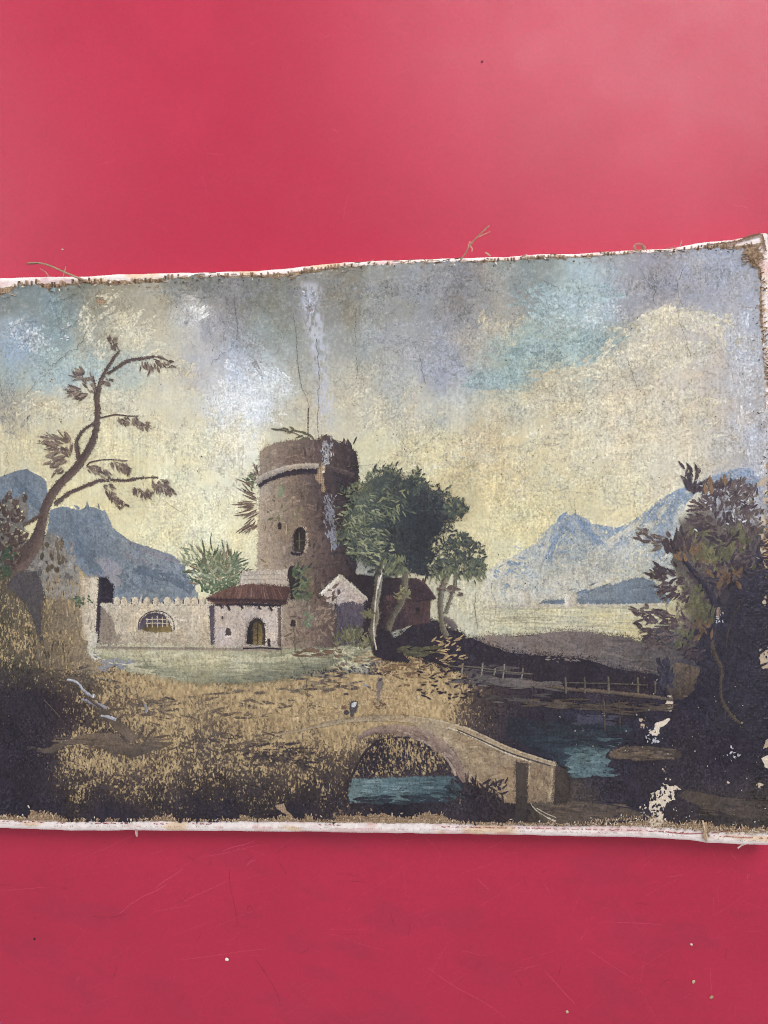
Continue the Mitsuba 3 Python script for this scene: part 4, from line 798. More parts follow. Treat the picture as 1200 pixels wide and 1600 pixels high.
# ------------------------------------------------------------------ trees in the middle
def crown(p, spots, n_, ln, wd, base, spread, layers):
    """spots: (x, y, rx, ry, tone); touches fan outwards from each clump"""
    for tone_shift, frac in layers:
        for (x, y, rx, ry, t) in spots:
            for _ in range(int(n_ * frac)):
                r, a = math.sqrt(RNG.random()), rnd(0, 2 * math.pi)
                px_, py_ = x + rx * r * math.cos(a), y + ry * r * math.sin(a)
                p.dab(px_, py_, rnd(*ln), rnd(*wd), math.degrees(math.atan2(-(py_ - y), px_ - x)) + rnd(-spread, spread), base, t + tone_shift + rnd(-.12, .12), bend=rnd(-.15, .15), blunt=.25)
p = Paint(6)
for pts, w_ in (([(608,866,6),(602,876,9),(596,890,11),(592,907,11),(590,927,9),(586,945,10),(588,963,9),(582,985,10),(586,1005,11),(592,1024,13)], 0), ([(637,862,6),(634,885,8),(632,922,9),(626,943,9),(614,963,9),(607,985,9),(604,1005,11),(602,1024,14)], 1)):
    p.ribbon(pts, 'treetrunk', .8 if not w_ else .6, .2 if not w_ else .1, wob=.6)
p.patch([(580,1000),(596,985),(606,985),(618,998),(628,1018),(640,1034),(600,1030),(584,1022)], 'dark', .4, rag=1.5)
p.ribbon([(592,900),(587,940),(584,985),(588,1015)], 'pale', .3, .0, w=2.2, wob=.8); p.ribbon([(600,880),(594,905),(590,920)], 'pale', .6, w=2.4)
TR = p
p.build(part('painted_tree') + '__trunk', 'two pale twisting trunks')
p = Paint(7)
spots = [(600,752,24,18,.5),(655,775,34,22,.3),(690,788,22,20,.36),(650,758,16,12,.42),(668,822,44,36,.10),(640,860,34,24,.12),(568,794,26,22,.5),(558,838,24,20,.42),(585,820,34,26,.52),(575,858,34,18,.48),(612,795,30,20,.40),(620,845,26,20,.30),(560,768,16,12,.55),(668,885,20,14,.12),(600,885,26,12,.35),(712,795,16,10,.5),(652,884,14,10,.2)]
p.patch([(562,778),(584,750),(604,740),(622,752),(650,758),(680,772),(696,792),(704,806),(684,830),(668,858),(656,884),(620,868),(576,872),(550,852),(542,832),(552,802)], 'tree', ((545,810,.42),(645,830,.05)), rag=9, fray=6)
p.soft = .35
spots = [(x, y, a, b, t - (.16 if x > 570 else .06)) for x, y, a, b, t in spots] + [(640,815,40,30,.04),(660,850,26,24,.02),(625,845,22,24,.06)]
p.soft = 0
crown(p, [(x, y, a * 1.08, b * 1.08, t) for x, y, a, b, t in spots], 70, (3.5, 9), (1.2, 2.8), 'tree', 80, ((-.06, .8), (.05, .8)))
for (x, y, n_) in [(612,790,26),(576,800,30),(560,822,34),(586,838,34),(560,852,30),(600,856,26),(618,772,16),(590,768,14),(575,870,20),(622,798,14),(548,800,18)]:
    for _ in range(n_):
        p.dab(x + rnd(-20, 20), y + rnd(-13, 13), rnd(6, 13), rnd(1.8, 3.2), rnd(-80, -10) if RNG.random() < .6 else rnd(150, 220), 'tree', rnd(.45, .95) - (x > 600) * .12, blunt=.2)
for (x, y) in [(706,786),(720,790),(726,800),(700,800),(648,748),(652,742),(604,730),(618,736),(580,738),(534,836),(530,842),(540,772),(545,768),(696,770),(712,806)]:
    for _ in range(7): p.dab(x + rnd(-8, 8), y + rnd(-8, 8), rnd(5, 10), rnd(2, 3.4), rnd(0, 180), 'tree', rnd(.2, .7), blunt=.2)
for _ in range(60): p.dab(rnd(600, 632), rnd(866, 890), rnd(9, 18), rnd(2, 3.2), rnd(230, 310), 'tree', rnd(.3, .75), blunt=.2)
p.build(part('painted_tree') + '__crown', 'dense painted crown, olive lit leaves on a dark mass')
tag(part('painted_tree'), 'large painted tree with two trunks beside the tower')
p = Paint(6)
p.ribbon([(696,902,7),(690,922,7),(688,942,7),(690,970,7),(694,985,8),(698,994,9)], 'treetrunk', .75, .15, wob=.4); p.ribbon([(713,900,4),(708,922,4),(702,940,4),(696,958,4)], 'treetrunk', .7, .2)
p.ribbon([(694,966),(704,972),(712,982)], 'hill', .7, .3, w=8)
p.build(part('painted_sapling') + '__trunk')
p = Paint(7, soft=.3)
crown(p, [(718,858,26,16,.15),(736,864,20,18,.28),(704,868,22,15,.28),(692,886,16,11,.45),(722,884,24,13,.2),(744,886,14,11,.45),(720,843,14,7,.3)], 48, (4, 10), (1.4, 3.), 'tree', 80, ((-.1, .9), (.06, .8)))
for _ in range(70):
    x = rnd(672, 758); p.dab(x, rnd(880, 906), rnd(6, 12), rnd(1.6, 2.6), rnd(240, 320), 'tree', rnd(.4, .8), blunt=.2)
for x, y in [(684,920),(690,917),(702,924),(708,922),(716,927),(700,916)]:
    for _ in range(3): p.dab(x + rnd(-4, 2), y + rnd(-3, 3), rnd(7, 11), rnd(3, 4.5), rnd(-30, 30), 'brownleaf', rnd(.1, .7))
p.build(part('painted_sapling') + '__crown'); tag(part('painted_sapling'), 'smaller painted tree right of the large one')

# ------------------------------------------------------------------ bare tree at the far left
p = Paint(3)
p.ribbon([(14,892,39.6),(30,876,34.2),(45,862,25.2),(57,845,19.8),(65,820,14.4),(71,795,12.8),(80,775,12.8),(95,755,12.0),(115,735,11.2),(133,712,10.4),(145,690,9.2),(151,665,8.0),(153,640,7.2),(152,622,6.4),(155,605,5.2),(160,590,4.8),(168,575,3.6),(178,560,2.6),(187,548,1.6)], 'bark', .15, .75, wob=.7, n=8)
for pts in ([(169,584,4.0),(187,572,3.6),(203,563,3.6),(227,560,2.8),(241,557,1.6)], [(152,640,4.0),(150,623,4.0),(148,605,2.8),(146,588,1.3)], [(157,653,2.4),(170,650,2.4),(182,648,2.4),(200,650,2.1),(217,650,1.6)], [(154,660,4.0),(142,664,3.2),(130,673,3.6),(121,687,4.0),(121,703,5.6),(124,722,6.4)], [(86,788,5.6),(97,779,4.8),(110,770,4.8),(133,760,4.4),(157,751,4.0),(180,750,2.8),(200,751,2.4),(220,747,1.6),(247,746,1.1)], [(136,728,2.4),(143,722,2.4),(167,718,1.6),(200,720,1.3)], [(66,803,4.8),(52,812,4.0),(37,821,3.2)], [(240,557,1.6),(256,560,1.6),(268,568,1.1)]):
    p.ribbon(pts, 'bark', .2, .6, wob=.6)
p.patch([(20,905),(30,893),(58,893),(66,915),(68,935),(64,962),(64,1005),(58,985),(50,962),(40,940),(22,925),(13,912)], 'hill', ((40,905,.25),(60,990,.3)), rag=2.)
p.build(part('painted_bare_tree') + '__trunk', 'bent dark brown trunk and bare boughs')
p = Paint(4, soft=0.6)
LEAF = [(176,538,90,12,8,16),(180,545,110,9,8,14),(228,566,-80,9,8,14),(238,570,-70,9,9,16),(250,568,-60,10,8,14),(262,568,-40,7,7,12),(246,560,-10,5,10,18),(128,586,160,12,9,18),(140,596,140,9,8,16),(122,612,175,14,12,24),(132,618,200,12,10,20),(144,610,120,8,8,14),(192,656,-70,12,6,12),(214,656,-60,14,8,15),(222,662,-40,12,7,13),(228,664,-20,5,6,10),(90,690,165,16,16,30),(95,702,175,18,18,34),(105,690,140,14,14,24),(100,716,190,15,12,26),(112,710,120,10,10,22),(88,722,195,8,10,20),(95,734,210,8,10,20),(150,733,-55,12,8,16),(162,738,-50,10,7,14),(140,730,-30,7,9,16),(180,724,-40,10,7,14),(192,727,-60,12,8,15),(200,732,-80,10,7,12),(170,770,-60,12,8,15),(178,778,-55,12,8,16),(188,786,-50,9,6,12),(168,762,-20,6,7,14),(214,762,-60,10,7,14),(224,770,-60,12,7,13),(232,768,-80,7,6,12),(242,754,-50,12,8,16),(252,758,-60,14,9,17),(262,764,-75,12,8,16),(256,754,-20,7,9,14),(172,598,170,8,7,12)]
for x, y, a, n_, l0, l1 in LEAF:
    for _ in range(n_): p.dab(x + rnd(-7, 7), y + rnd(-5, 5), rnd(l0, l1), rnd(2, 4.2), a + rnd(-34, 34), 'brownleaf', rnd(.1, 1.), bend=rnd(-.2, .2), blunt=.2)
for _ in range(90): p.dab(rnd(-10, 40), rnd(780, 885), rnd(8, 20), rnd(3, 8), rnd(0, 180), 'bark', rnd(-.1, .55))
for _ in range(30): p.dab(rnd(-10, 20), rnd(860, 905), rnd(8, 16), rnd(4, 8), rnd(0, 180), 'green', rnd(0, .2))
p.build(part('painted_bare_tree') + '__leaves', 'sparse hanging brown leaf sprays'); tag(part('painted_bare_tree'), 'bent almost leafless painted tree at the left')

# ------------------------------------------------------------------ foreground: log, bridges, water, fences
p = Paint(2, soft=0.5)
p.patch([(40,1168),(60,1174),(80,1178),(95,1168),(113,1158),(130,1160),(150,1163),(175,1172),(200,1182),(220,1180),(240,1172),(262,1166),(282,1162),(258,1159),(232,1158),(213,1158),(200,1150),(187,1147),(165,1146),(140,1147),(115,1151),(95,1160),(70,1171)], 'path', ((150,1148,.95),(150,1180,.4)), rag=1.2, feather=4)
for _ in range(70): p.dab(rnd(80, 240), 1160 + rnd(-8, 8), rnd(14, 34), rnd(1.6, 3.2), rnd(-10, 12), 'path', rnd(.3, 1.))
p.patch([(150,1108),(165,1112),(180,1122),(192,1130),(204,1142),(222,1156),(200,1158),(185,1142),(172,1130)], 'path', ((160,1110,.4),(210,1155,.9)), rag=1.5, feather=4)
for pts in ([(225,1158),(235,1146),(243,1138)], [(215,1155),(222,1142),(224,1132)]): p.ribbon(pts, 'path', .6, .2, w=4)
p.build(part('painted_log'), 'brown painted fallen log in the dark foreground')
p = Paint(3, soft=0.5)
p.ribbon([(105,1062,3),(113,1063,4.5),(123,1068,4),(130,1077,3.6),(138,1084,5),(146,1089,3.4)], 'bloom', .85, .2, wob=.6); p.ribbon([(128,1092,3),(140,1096,6),(155,1102,7),(168,1106,5)], 'bloom', .3, .0, wob=1.); p.ribbon([(158,1118,3),(170,1120,5),(182,1124,5)], 'bloom', .8, .2)
p.ribbon([(133,1085,3),(142,1094,4),(156,1104,4),(170,1113,4)], 'path', .7, .3); p.ribbon([(226,1100),(230,1108),(228,1114)], 'bloom', .3, .0, w=4)
p.ribbon([(146,1090),(147,1084)], 'bloom', .9, w=3); p.build(part('painted_dead_branch'), 'bleached white painted branch rising from the log')
# water right
p = Paint(2, soft=0.6)
p.patch([(800,1118),(870,1134),(930,1152),(975,1154),(960,1178),(945,1198),(930,1212),(893,1218),(885,1195),(860,1182),(820,1165),(790,1150)], 'water', ((880,1165,.0),(920,1205,.6)), rag=2.5, feather=4)
for _ in range(110):
    x, y = rnd(880, 938), rnd(1166, 1212); 
    if y > 1218 - (x - 890) * .35 + 20: continue
    p.dab(x, y, rnd(14, 30), rnd(2.5, 5), rnd(-12, 4), 'water', np.interp(y, [1160, 1190, 1212], [.35, .72, .6]) + rnd(-.15, .12))
for _ in range(80): p.dab(rnd(820, 960), rnd(1130, 1166), rnd(18, 40), rnd(3, 6), rnd(-8, 8), 'water', rnd(.0, .14))
for _ in range(26): p.dab(rnd(893, 950), rnd(1117, 1132), rnd(14, 30), rnd(3, 5), rnd(-8, 4), 'navy', rnd(.7, 1.))
p.build(part('painted_stream'), 'dark teal painted stream right of the bridge')
p = Paint(3, soft=0.7)
p.patch([(948,1182),(958,1172),(985,1166),(1020,1166),(1050,1168),(1068,1176),(1060,1186),(1020,1188),(980,1186)], 'path', ((960,1170,.75),(1050,1185,.2)), rag=2, feather=4)
for _ in range(46): p.dab(rnd(955, 1050), rnd(1170, 1186), rnd(10, 26), rnd(2, 4), rnd(-10, 8), 'path', rnd(.2, .95))
p.patch([(1058,1242),(1075,1234),(1098,1238),(1120,1246),(1145,1250),(1203,1256),(1203,1278),(1150,1276),(1100,1262)], 'path', ((1090,1240,.3),(1180,1270,.25)), rag=2, feather=4)
p.patch([(832,1254),(860,1250),(900,1252),(950,1258),(1000,1266),(1010,1276),(950,1284),(880,1286),(850,1284)], 'path', ((840,1255,.55),(990,1275,.35)), rag=2, feather=4)
for _ in range(70): p.dab(rnd(838, 960), rnd(1256, 1280), rnd(14, 36), rnd(2, 4), rnd(-14, 2), 'path', rnd(.1, .8))
for _ in range(26): p.dab(rnd(1075, 1190), rnd(1246, 1272), rnd(14, 36), rnd(2, 4), rnd(-14, 4), 'path', rnd(.05, .45))
for pts in ([(826,1250),(836,1264),(850,1274),(868,1282)], [(838,1262),(852,1270),(869,1277)], [(850,1274),(860,1280),(868,1284)]): p.ribbon(pts, 'pale', .3, .1, w=1.6, wob=.6)
p.build(part('painted_path'), 'brown painted banks and track in the lower right')
# plank footbridge
p = Paint(4, soft=0.6)
p.ribbon([(852,1072,3),(872,1074,6),(893,1077,7),(930,1079,7),(967,1083,7),(1013,1088,7),(1054,1093,5)], 'path', 1., .3, wob=.5)
p.ribbon([(880,1066),(920,1067),(960,1068),(1012,1070)], 'treetrunk', .35, .2, w=2.2)
for x in (883, 913, 950, 996, 1023): p.ribbon([(x, 1057 if x < 1000 else 1064, 3), (x + .6, 1070, 4), (x + .4, 1083, 4)], 'treetrunk', .55, .1)
p.ribbon([(943,1094,4),(944,1115,4),(945,1142,3)], 'path', .6, .2); p.ribbon([(966,1094,3),(968,1112,3),(969,1134,3)], 'path', .55, .2); p.ribbon([(988,1100),(994,1116)], 'path', .3, w=3)
p.patch([(1046,1040),(1060,1034),(1080,1038),(1096,1050),(1086,1058),(1082,1080),(1070,1094),(1048,1090),(1040,1070)], 'path', ((1060,1040,.7),(1050,1090,.1)), rag=2.5, feather=5)
for _ in range(50): p.dab(rnd(1046, 1080), rnd(1044, 1088), rnd(6, 14), rnd(3, 5), rnd(0, 180), 'path', rnd(.1, .8))
for _ in range(40): p.dab(rnd(1028, 1050), rnd(1036, 1080), rnd(8, 16), rnd(3, 6), rnd(60, 120), 'navy', rnd(.35, .8))
p.build(part('painted_footbridge'), 'low brown painted plank footbridge with rails')
p = Paint(4, soft=0.5)
for x, y0, y1 in ((722, 1036, 1056), (753, 1035, 1057), (773, 1044, 1054), (787, 1037, 1060), (816, 1044, 1060)): p.ribbon([(x + 1, y0, 2.4), (x, (y0 + y1) / 2, 3), (x - 1.5, y1, 2.2)], 'treetrunk', .95, .35)
p.ribbon([(716,1040),(740,1042),(770,1046),(800,1050),(832,1053)], 'treetrunk', .5, .2, w=2); p.ribbon([(700,1040),(722,1042)], 'treetrunk', .4, w=1.6)
p.build(part('painted_fence'), 'thin pale painted rail fence on the bank')
for pts in ([(805,1066),(850,1066),(900,1070)],): pass
# stone bridge
p = Paint(3, soft=0.5)
p.patch([(547,1222),(553,1204),(563,1184),(580,1164),(600,1152),(627,1150),(647,1153),(668,1162),(690,1176),(704,1192),(712,1214)], 'dark', ((600,1160,.4),(690,1200,.6)), feather=4, wear=.50, rag=1.)
p.patch([(545,1252),(548,1218),(600,1215),(660,1214),(712,1213),(720,1222),(716,1248),(640,1254)], 'water', ((560,1230,.72),(715,1240,.45)), rag=1.2, feather=4)
for _ in range(130):
    x, y = rnd(550, 690), rnd(1218, 1244); p.dab(x, y, rnd(12, 30), rnd(2, 4.5), rnd(-4, 4), 'water', np.interp(x, [550, 600, 690], [.78, .72, .5]) + rnd(-.2, .2) - (y > 1238) * .25)
for _ in range(40): p.dab(rnd(550, 700), rnd(1244, 1256), rnd(14, 30), rnd(3, 5), rnd(-4, 4), 'water', rnd(.0, .25))
p.build(part('painted_bridge') + '__water', 'bright teal water under the arch')
p = Paint(4)
p.patch([(640,1122),(683,1128),(717,1138),(750,1152),(800,1175),(867,1196),(866,1252),(826,1252),(806,1256),(790,1252),(760,1232),(735,1222),(722,1206),(708,1182),(690,1160),(660,1145)], 'bridge', ((720,1150,.5),(780,1240,.35)), rag=1.2, wear=.12)
for _ in range(190):
    x = rnd(690, 800); y = rnd(np.interp(x, [690, 750, 800], [1140, 1160, 1182]), np.interp(x, [690, 730, 800], [1160, 1215, 1250])); p.dab(x, y, rnd(7, 18), rnd(2.5, 5), rnd(-60, 20), 'bridge', np.interp(x, [690, 800], [.58, .4]) + rnd(-.28, .24), wear=.14)
p.patch([(805,1190),(826,1192),(826,1230),(820,1284),(804,1284),(806,1240)], 'path', ((815,1195,.2),(812,1280,-.1)), rag=1.6, fray=2.5)
p.patch([(826,1190),(868,1192),(866,1220),(862,1250),(826,1252)], 'bridge', ((830,1200,.35),(862,1220,.25)), rag=1.2)
for _ in range(46): p.dab(rnd(828, 858), rnd(1200, 1248), rnd(6, 14), rnd(2.5, 4.5), rnd(60, 120), 'bridge', rnd(.1, .5))
p.ribbon([(862,1200),(861,1225),(857,1250)], 'bridge', .8, .4, w=3); p.ribbon([(827,1196),(826,1225)], 'bridge', .6, w=2.2)
p.patch([(868,1196),(884,1200),(890,1225),(886,1254),(866,1254)], 'path', ((868,1220,.15),(888,1225,-.3)), rag=1.6, fray=4)
p.build(part('painted_bridge') + '__side_wall', 'worn ochre stone side of the bridge and its pier')
p = Paint(5, soft=0.4)
p.ribbon([(560,1152,5),(580,1143,10),(605,1139,14),(630,1140,16),(655,1145,17),(678,1157,17),(698,1172,17),(712,1190,16),(722,1210,14),(728,1222,10)], 'ring', .7, .1, wear=.1)
p.ribbon([(640,1150,3),(665,1160,4),(688,1175,4),(704,1194,4),(712,1212,4)], 'ring', 1., .6, wob=.5)
for _ in range(60):
    t = rnd(0, 1); x, y = np.interp(t, [0, .3, .6, .85, 1], [600, 650, 695, 715, 722]), np.interp(t, [0, .3, .6, .85, 1], [1142, 1146, 1172, 1196, 1215]); p.dab(x + rnd(-5, 5), y + rnd(-5, 5), rnd(8, 16), rnd(2, 4), np.interp(t, [0, .5, 1], [0, -40, -70]), 'ring', rnd(.1, .8))
p.build(part('painted_bridge') + '__arch', 'pinkish stone arch ring')
p = Paint(6, soft=0.5)
p.ribbon([(430,1148,3),(467,1141,4),(500,1133,6),(550,1124,8),(600,1121,10),(650,1124,12),(683,1130,12),(717,1139,11),(750,1152,11),(800,1174,11),(845,1188,9),(869,1194,6)], 'bridge', .45, .75, wear=.16, wob=.5)
p.ribbon([(640,1119,3),(683,1126,4),(717,1134,5),(750,1147,4),(800,1170,4),(868,1192,3)], 'bridge', .85, .6, wob=1.2); p.ribbon([(700,1136,2),(740,1152,2.4),(790,1176,2),(830,1190,2)], 'bridge', 1., .9, wob=1.6); p.ribbon([(716,1140),(750,1155),(800,1177),(860,1196)], 'hill', .3, .1, w=2.2)
p.build(part('painted_bridge') + '__coping', 'pale coping along the top of the bridge')
tag(part('painted_bridge'), 'painted humpbacked stone bridge over teal water')
p = Paint(6)
for _ in range(80):
    x, y = rnd(706, 790), rnd(1222, 1262); p.dab(x, y, rnd(8, 20), rnd(2, 5), rnd(20, 160), 'dark', rnd(.3, 1.), wear=.15)
for _ in range(26): p.dab(rnd(698, 730), rnd(1224, 1246), rnd(6, 12), rnd(2, 4), rnd(120, 200), 'water', rnd(0, .3))
p.build(part('painted_bush'), 'dark painted bush against the foot of the arch')
# brown earth glazed over the ochre
p = Paint(1.5)
for x, y, sx, sy, n_, r_, lo, hi in [(300,1100,150,22,30,'path',.2,1.),(480,1070,70,14,24,'path',.2,.9),(560,1040,60,10,40,'rust',.0,.5),(640,1050,50,20,40,'rust',.0,.7),(350,1160,110,20,34,'path',.1,.9),(220,1110,60,20,24,'path',.2,.9),(500,1110,90,16,40,'ochre',.3,1.),(600,1090,80,20,40,'ochre',.3,1.),(430,1180,80,14,40,'dark',.4,1.),(110,1060,40,18,30,'path',.1,.7),(470,1050,60,6,30,'dark',.4,1.),(560,1046,24,6,24,'dark',.3,1.)]:
    for _ in range(int(n_ * 1.4)): p.dab(x + RNG.normal(0, sx * .5), y + RNG.normal(0, sy * .6), rnd(10, 32), rnd(2, 6), rnd(-20, 20), r_, rnd(lo, hi), wear=-rnd(.35, .6), blunt=.8)
p.build(part('painted_earth'), 'brown earth strokes glazed over the worn ochre')
# little worn figures on the ochre
for n_, (x, y) in enumerate(((592, 1075), (548, 1103))):
    p = Paint(3)
    if n_ == 0:
        p.patch([(589,1070),(592,1058),(598,1058),(599,1068),(595,1078),(593,1092),(590,1098)], 'hill', .75, rag=1.6, wear=.25); p.dab(592, 1064, 7, 4, 40, 'hill', .2); p.dab(568, 1068, 8, 3.5, -40, 'haze', .9); p.dab(574, 1072, 7, 3, -30, 'hill', .4)
        for _ in range(16): p.dab(rnd(583, 605), rnd(1096, 1108), rnd(3, 7), rnd(1.4, 3), rnd(0, 180), 'rust', rnd(-.2, .4))
    else:
        p.patch([(547,1112),(546,1100),(550,1095),(558,1096),(560,1104),(554,1114),(549,1120)], 'hill', .3, rag=1.); p.dab(550, 1104, 10, 7, 45, 'bloom', .9); p.dab(533, 1105, 9, 8, 0, 'rust', .4); p.dab(537, 1113, 9, 7, 0, 'hill', .2); p.dab(537, 1084, 8, 4, 0, 'hill', .3)
    p.build(part('painted_figure'), 'small worn painted figure in grey on the bare ochre')

# ------------------------------------------------------------------ big dark tree at the right
p = Paint(2.5)
p.patch([(1080,790),(1100,775),(1140,768),(1175,775),(1190,800),(1200,860),(1204,1010),(1120,1010),(1075,1000),(1050,980),(1055,940),(1070,900),(1062,860),(1072,820)], 'darkleaf', ((1120,780,.85),(1130,1000,.3)), rag=8, wear=-.54, feather=9)
p.build(part('painted_dark_tree') + '__shade', 'thin brown grey shade of the tree')
p = Paint(3)
p.patch([(1086,1010),(1100,985),(1120,965),(1140,930),(1165,905),(1190,890),(1208,880),(1208,1160),(1140,1140),(1090,1070),(1060,1012),(1075,960)], 'navy', ((1110,890,.7),(1180,1010,.25)), rag=6, feather=9)
for _ in range(260):
    x, y = rnd(1098, 1198), 850 + 300 * RNG.random() ** .6; t = np.interp(y, [800, 900, 1000, 1150], [.75, .5, .35, .25]) + rnd(-.25, .25) ; p.dab(x, y, rnd(12, 30), rnd(3, 8), rnd(0, 180), 'navy', t)
p.ribbon([(1056,868,3),(1070,878,6),(1083,893,7),(1097,910,8),(1107,923,9),(1116,945,9),(1116,975,8),(1112,1005,7),(1116,1022,6)], 'navy', .75, .2)
p.ribbon([(1113,1000,3),(1114,1015,6),(1120,1030,5),(1127,1045,4),(1126,1068,3),(1127,1090,3),(1134,1106,4),(1145,1120,4),(1156,1130,3)], 'path', .45, .1, wob=.6)
p.ribbon([(1160,940),(1146,960),(1138,985),(1134,1010)], 'path', .1, .0, w=2.5); p.ribbon([(1122,950),(1121,965)], 'ring', .5, w=4)
p.build(part('painted_dark_tree') + '__trunk', 'dark blue black mass of trunk and shade')
p = Paint(4, soft=0.4)
for x, y, n_, r, hi in [(1095,850,40,'olive',.9),(1120,868,34,'olive',.9),(1105,880,24,'olive',.9),(1130,862,24,'olive',.6),(1150,840,26,'darkleaf',.9),(1095,960,30,'olive',.5),(1070,1000,18,'olive',.6),(1085,940,24,'olive',.6),(1155,850,22,'olive',.5),(1075,866,14,'rust',.8),(1110,895,9,'rust',.4),(1100,985,14,'rust',.1),(1140,905,16,'rust',.2)]:
    for _ in range(n_): p.dab(x + rnd(-18, 18), y + rnd(-16, 16), rnd(9, 18), rnd(4, 8), rnd(40, 140), r, rnd(.1, hi))
for _ in range(60): p.dab(rnd(1085, 1195), rnd(775, 900), rnd(8, 18), rnd(3, 6), rnd(20, 160), RNG.choice(['olive', 'darkleaf', 'darkleaf']), rnd(.1, .9), wear=-.25)
CL = [(1080,742,100,14,.1),(1092,765,70,16,.2),(1110,770,60,22,.2),(1130,768,90,20,.2),(1150,765,70,18,.3),(1165,775,60,14,.4),(1098,790,150,18,.15),(1120,795,120,18,.2),(1145,790,60,18,.2),(1090,812,175,20,.15),(1108,820,170,18,.1),(1130,815,60,18,.1),(1015,838,165,9,.5),(1022,850,170,9,.5),(1035,846,160,9,.5),(1052,858,120,14,.15),(1062,846,80,12,.2),(1078,845,70,14,.2),(1128,843,165,16,.0),(1140,846,30,10,.1),(1030,898,170,16,.0),(1045,893,150,14,.05),(1050,912,190,16,.15),(1045,922,200,14,.2),(1068,925,210,14,.15),(1080,905,160,14,.2),(1005,956,172,12,.25),(1018,965,180,14,.2),(1035,958,160,14,.2),(1050,970,180,16,.15),(1012,984,175,12,.15),(1030,990,190,14,.1),(1022,1002,200,12,.2),(1055,990,180,14,.2),(1080,1010,190,14,.1),(1160,815,90,14,.3),(1175,800,60,14,.3),(1180,830,60,12,.2),(1070,975,160,14,.2),(1090,1020,200,16,.0),(1150,880,40,10,.2),(1165,770,120,12,.2)]
for x, y, a, n_, t in CL:
    for _ in range(n_): p.dab(x + rnd(-13, 13), y + rnd(-9, 9), rnd(8, 18), rnd(3, 5.5), a + rnd(-38, 38), 'darkleaf', t + rnd(-.1, .45), bend=rnd(-.2, .2), blunt=.5)
for x, y, a, l in [(1080,770,100,34),(1084,772,85,26),(1078,768,120,22),(1074,760,110,16),(1090,772,70,22),(1050,862,135,26),(1056,866,110,26),(1066,862,100,30),(1074,862,80,26),(1040,896,175,24),(1036,900,188,22),(1042,893,160,22)]: p.dab(x, y, l, 6.5, a, 'darkleaf', rnd(.0, .3), blunt=.6)
for x, y in [(1103,772),(1110,760),(1133,758),(1112,772)]: p.dab(x, y, 17, 7, 95, 'rust', rnd(.5, 1))
for _ in range(40): p.dab(rnd(1085, 1190), rnd(740, 830), rnd(3, 8), rnd(1.5, 3), rnd(0, 180), 'bloom', rnd(.2, .9))
p.build(part('painted_dark_tree') + '__leaves', 'purple brown and olive leaf touches'); tag(part('painted_dark_tree'), 'big dark painted tree filling the right edge')

# ------------------------------------------------------------------ big cracks and specks of damage
CRACKS = [
 [(495,530),(497,560),(499,590),(498,620),(497,660),(499,690)], [(458,495),(463,520),(466,570),(472,605),(481,625),(482,640)], [(0,688),(8,694),(13,702),(12,715),(14,730),(8,745)],
 [(367,460),(368,490),(372,520),(360,545),(345,555),(330,570)], [(135,518),(125,540),(108,552),(92,565),(75,582),(55,602),(38,622)], [(80,474),(95,470),(112,463),(125,457)], [(10,515),(28,508),(45,503),(58,502)],
 [(270,985),(280,975),(275,965)], [(203,985),(212,1000),(220,1020),(232,1040)], [(458,960),(460,990),(462,1015),(474,1040),(480,1060),(480,1090),(484,1130)], [(524,930),(526,945),(526,975),(520,1010),(532,1045)], [(440,1010),(442,1050),(441,1075)],
 [(527,1012),(520,1028),(524,1040)], [(557,480),(556,530),(558,580),(556,600)], [(656,555),(660,580),(665,600)], [(540,730),(560,728),(580,726),(596,720)], [(633,712),(645,706),(655,700)], [(1066,420),(1058,440),(1060,465),(1066,480)], [(1020,425),(1022,450),(1021,475)],
 [(850,440),(868,448),(875,455)], [(1000,420),(1010,440),(1020,450)], [(990,780),(994,800),(992,820)], [(898,780),(898,805)], [(770,905),(768,925),(773,940),(772,980)], [(744,930),(742,950),(747,985)], [(835,960),(836,1000),(838,1020)], [(978,560),(990,590),(996,610)],
 [(255,780),(275,795),(290,803)], [(340,775),(345,790),(340,800)], [(520,430),(548,425),(570,424)], [(120,450),(150,440),(165,434)], [(715,1138),(720,1150),(714,1160)], [(778,1190),(790,1200)],
 [(1128,1170),(1126,1185),(1130,1205)], [(470,1085),(478,1075),(482,1060)], [(870,545),(880,560)], [(1060,500),(1070,530),(1080,560)], [(1098,980),(1092,1010)]]
p = Paint(9, soft=0.5)
for c_ in CRACKS: p.ribbon([(x, y, rnd(.3, .8)) for x, y in c_], 'crack', rnd(.2, 1.), wob=3.2, n=9)
for _ in range(160):
    x, y = rnd(0, 1180), rnd(450, 1000); p.dab(x, y, rnd(1.2, 3.2), rnd(.8, 2), rnd(0, 180), 'crack', rnd(0, 1))
for x, y in [(1,1),]: pass
p.build(part('crack'), 'fine dark cracks and pinholes across the paint', kind='stuff')
p = Paint(9)
for _ in range(46): p.dab(rnd(860, 1195), rnd(1050, 1285), rnd(.8, 3.0), rnd(.5, 1.7), rnd(0, 180), 'pale', rnd(.0, .9))
for x, y, n_, s_ in [(297,500,26,9),(100,520,14,8),(20,530,10,8),(485,470,30,9),(488,480,14,8),(1018,1150,22,9),(1146,1180,10,8),(1125,965,8,6),(45,525,12,10)]:
    for _ in range(n_): p.dab(x + rnd(-s_, s_), y + rnd(-s_ * 1.5, s_ * 1.5), rnd(2, 6), rnd(1, 3), rnd(0, 180), 'bloom', rnd(.4, 1))
for pts in ([(70,1093),(80,1103),(95,1120)],): p.ribbon(pts, 'path', 1., w=.8)
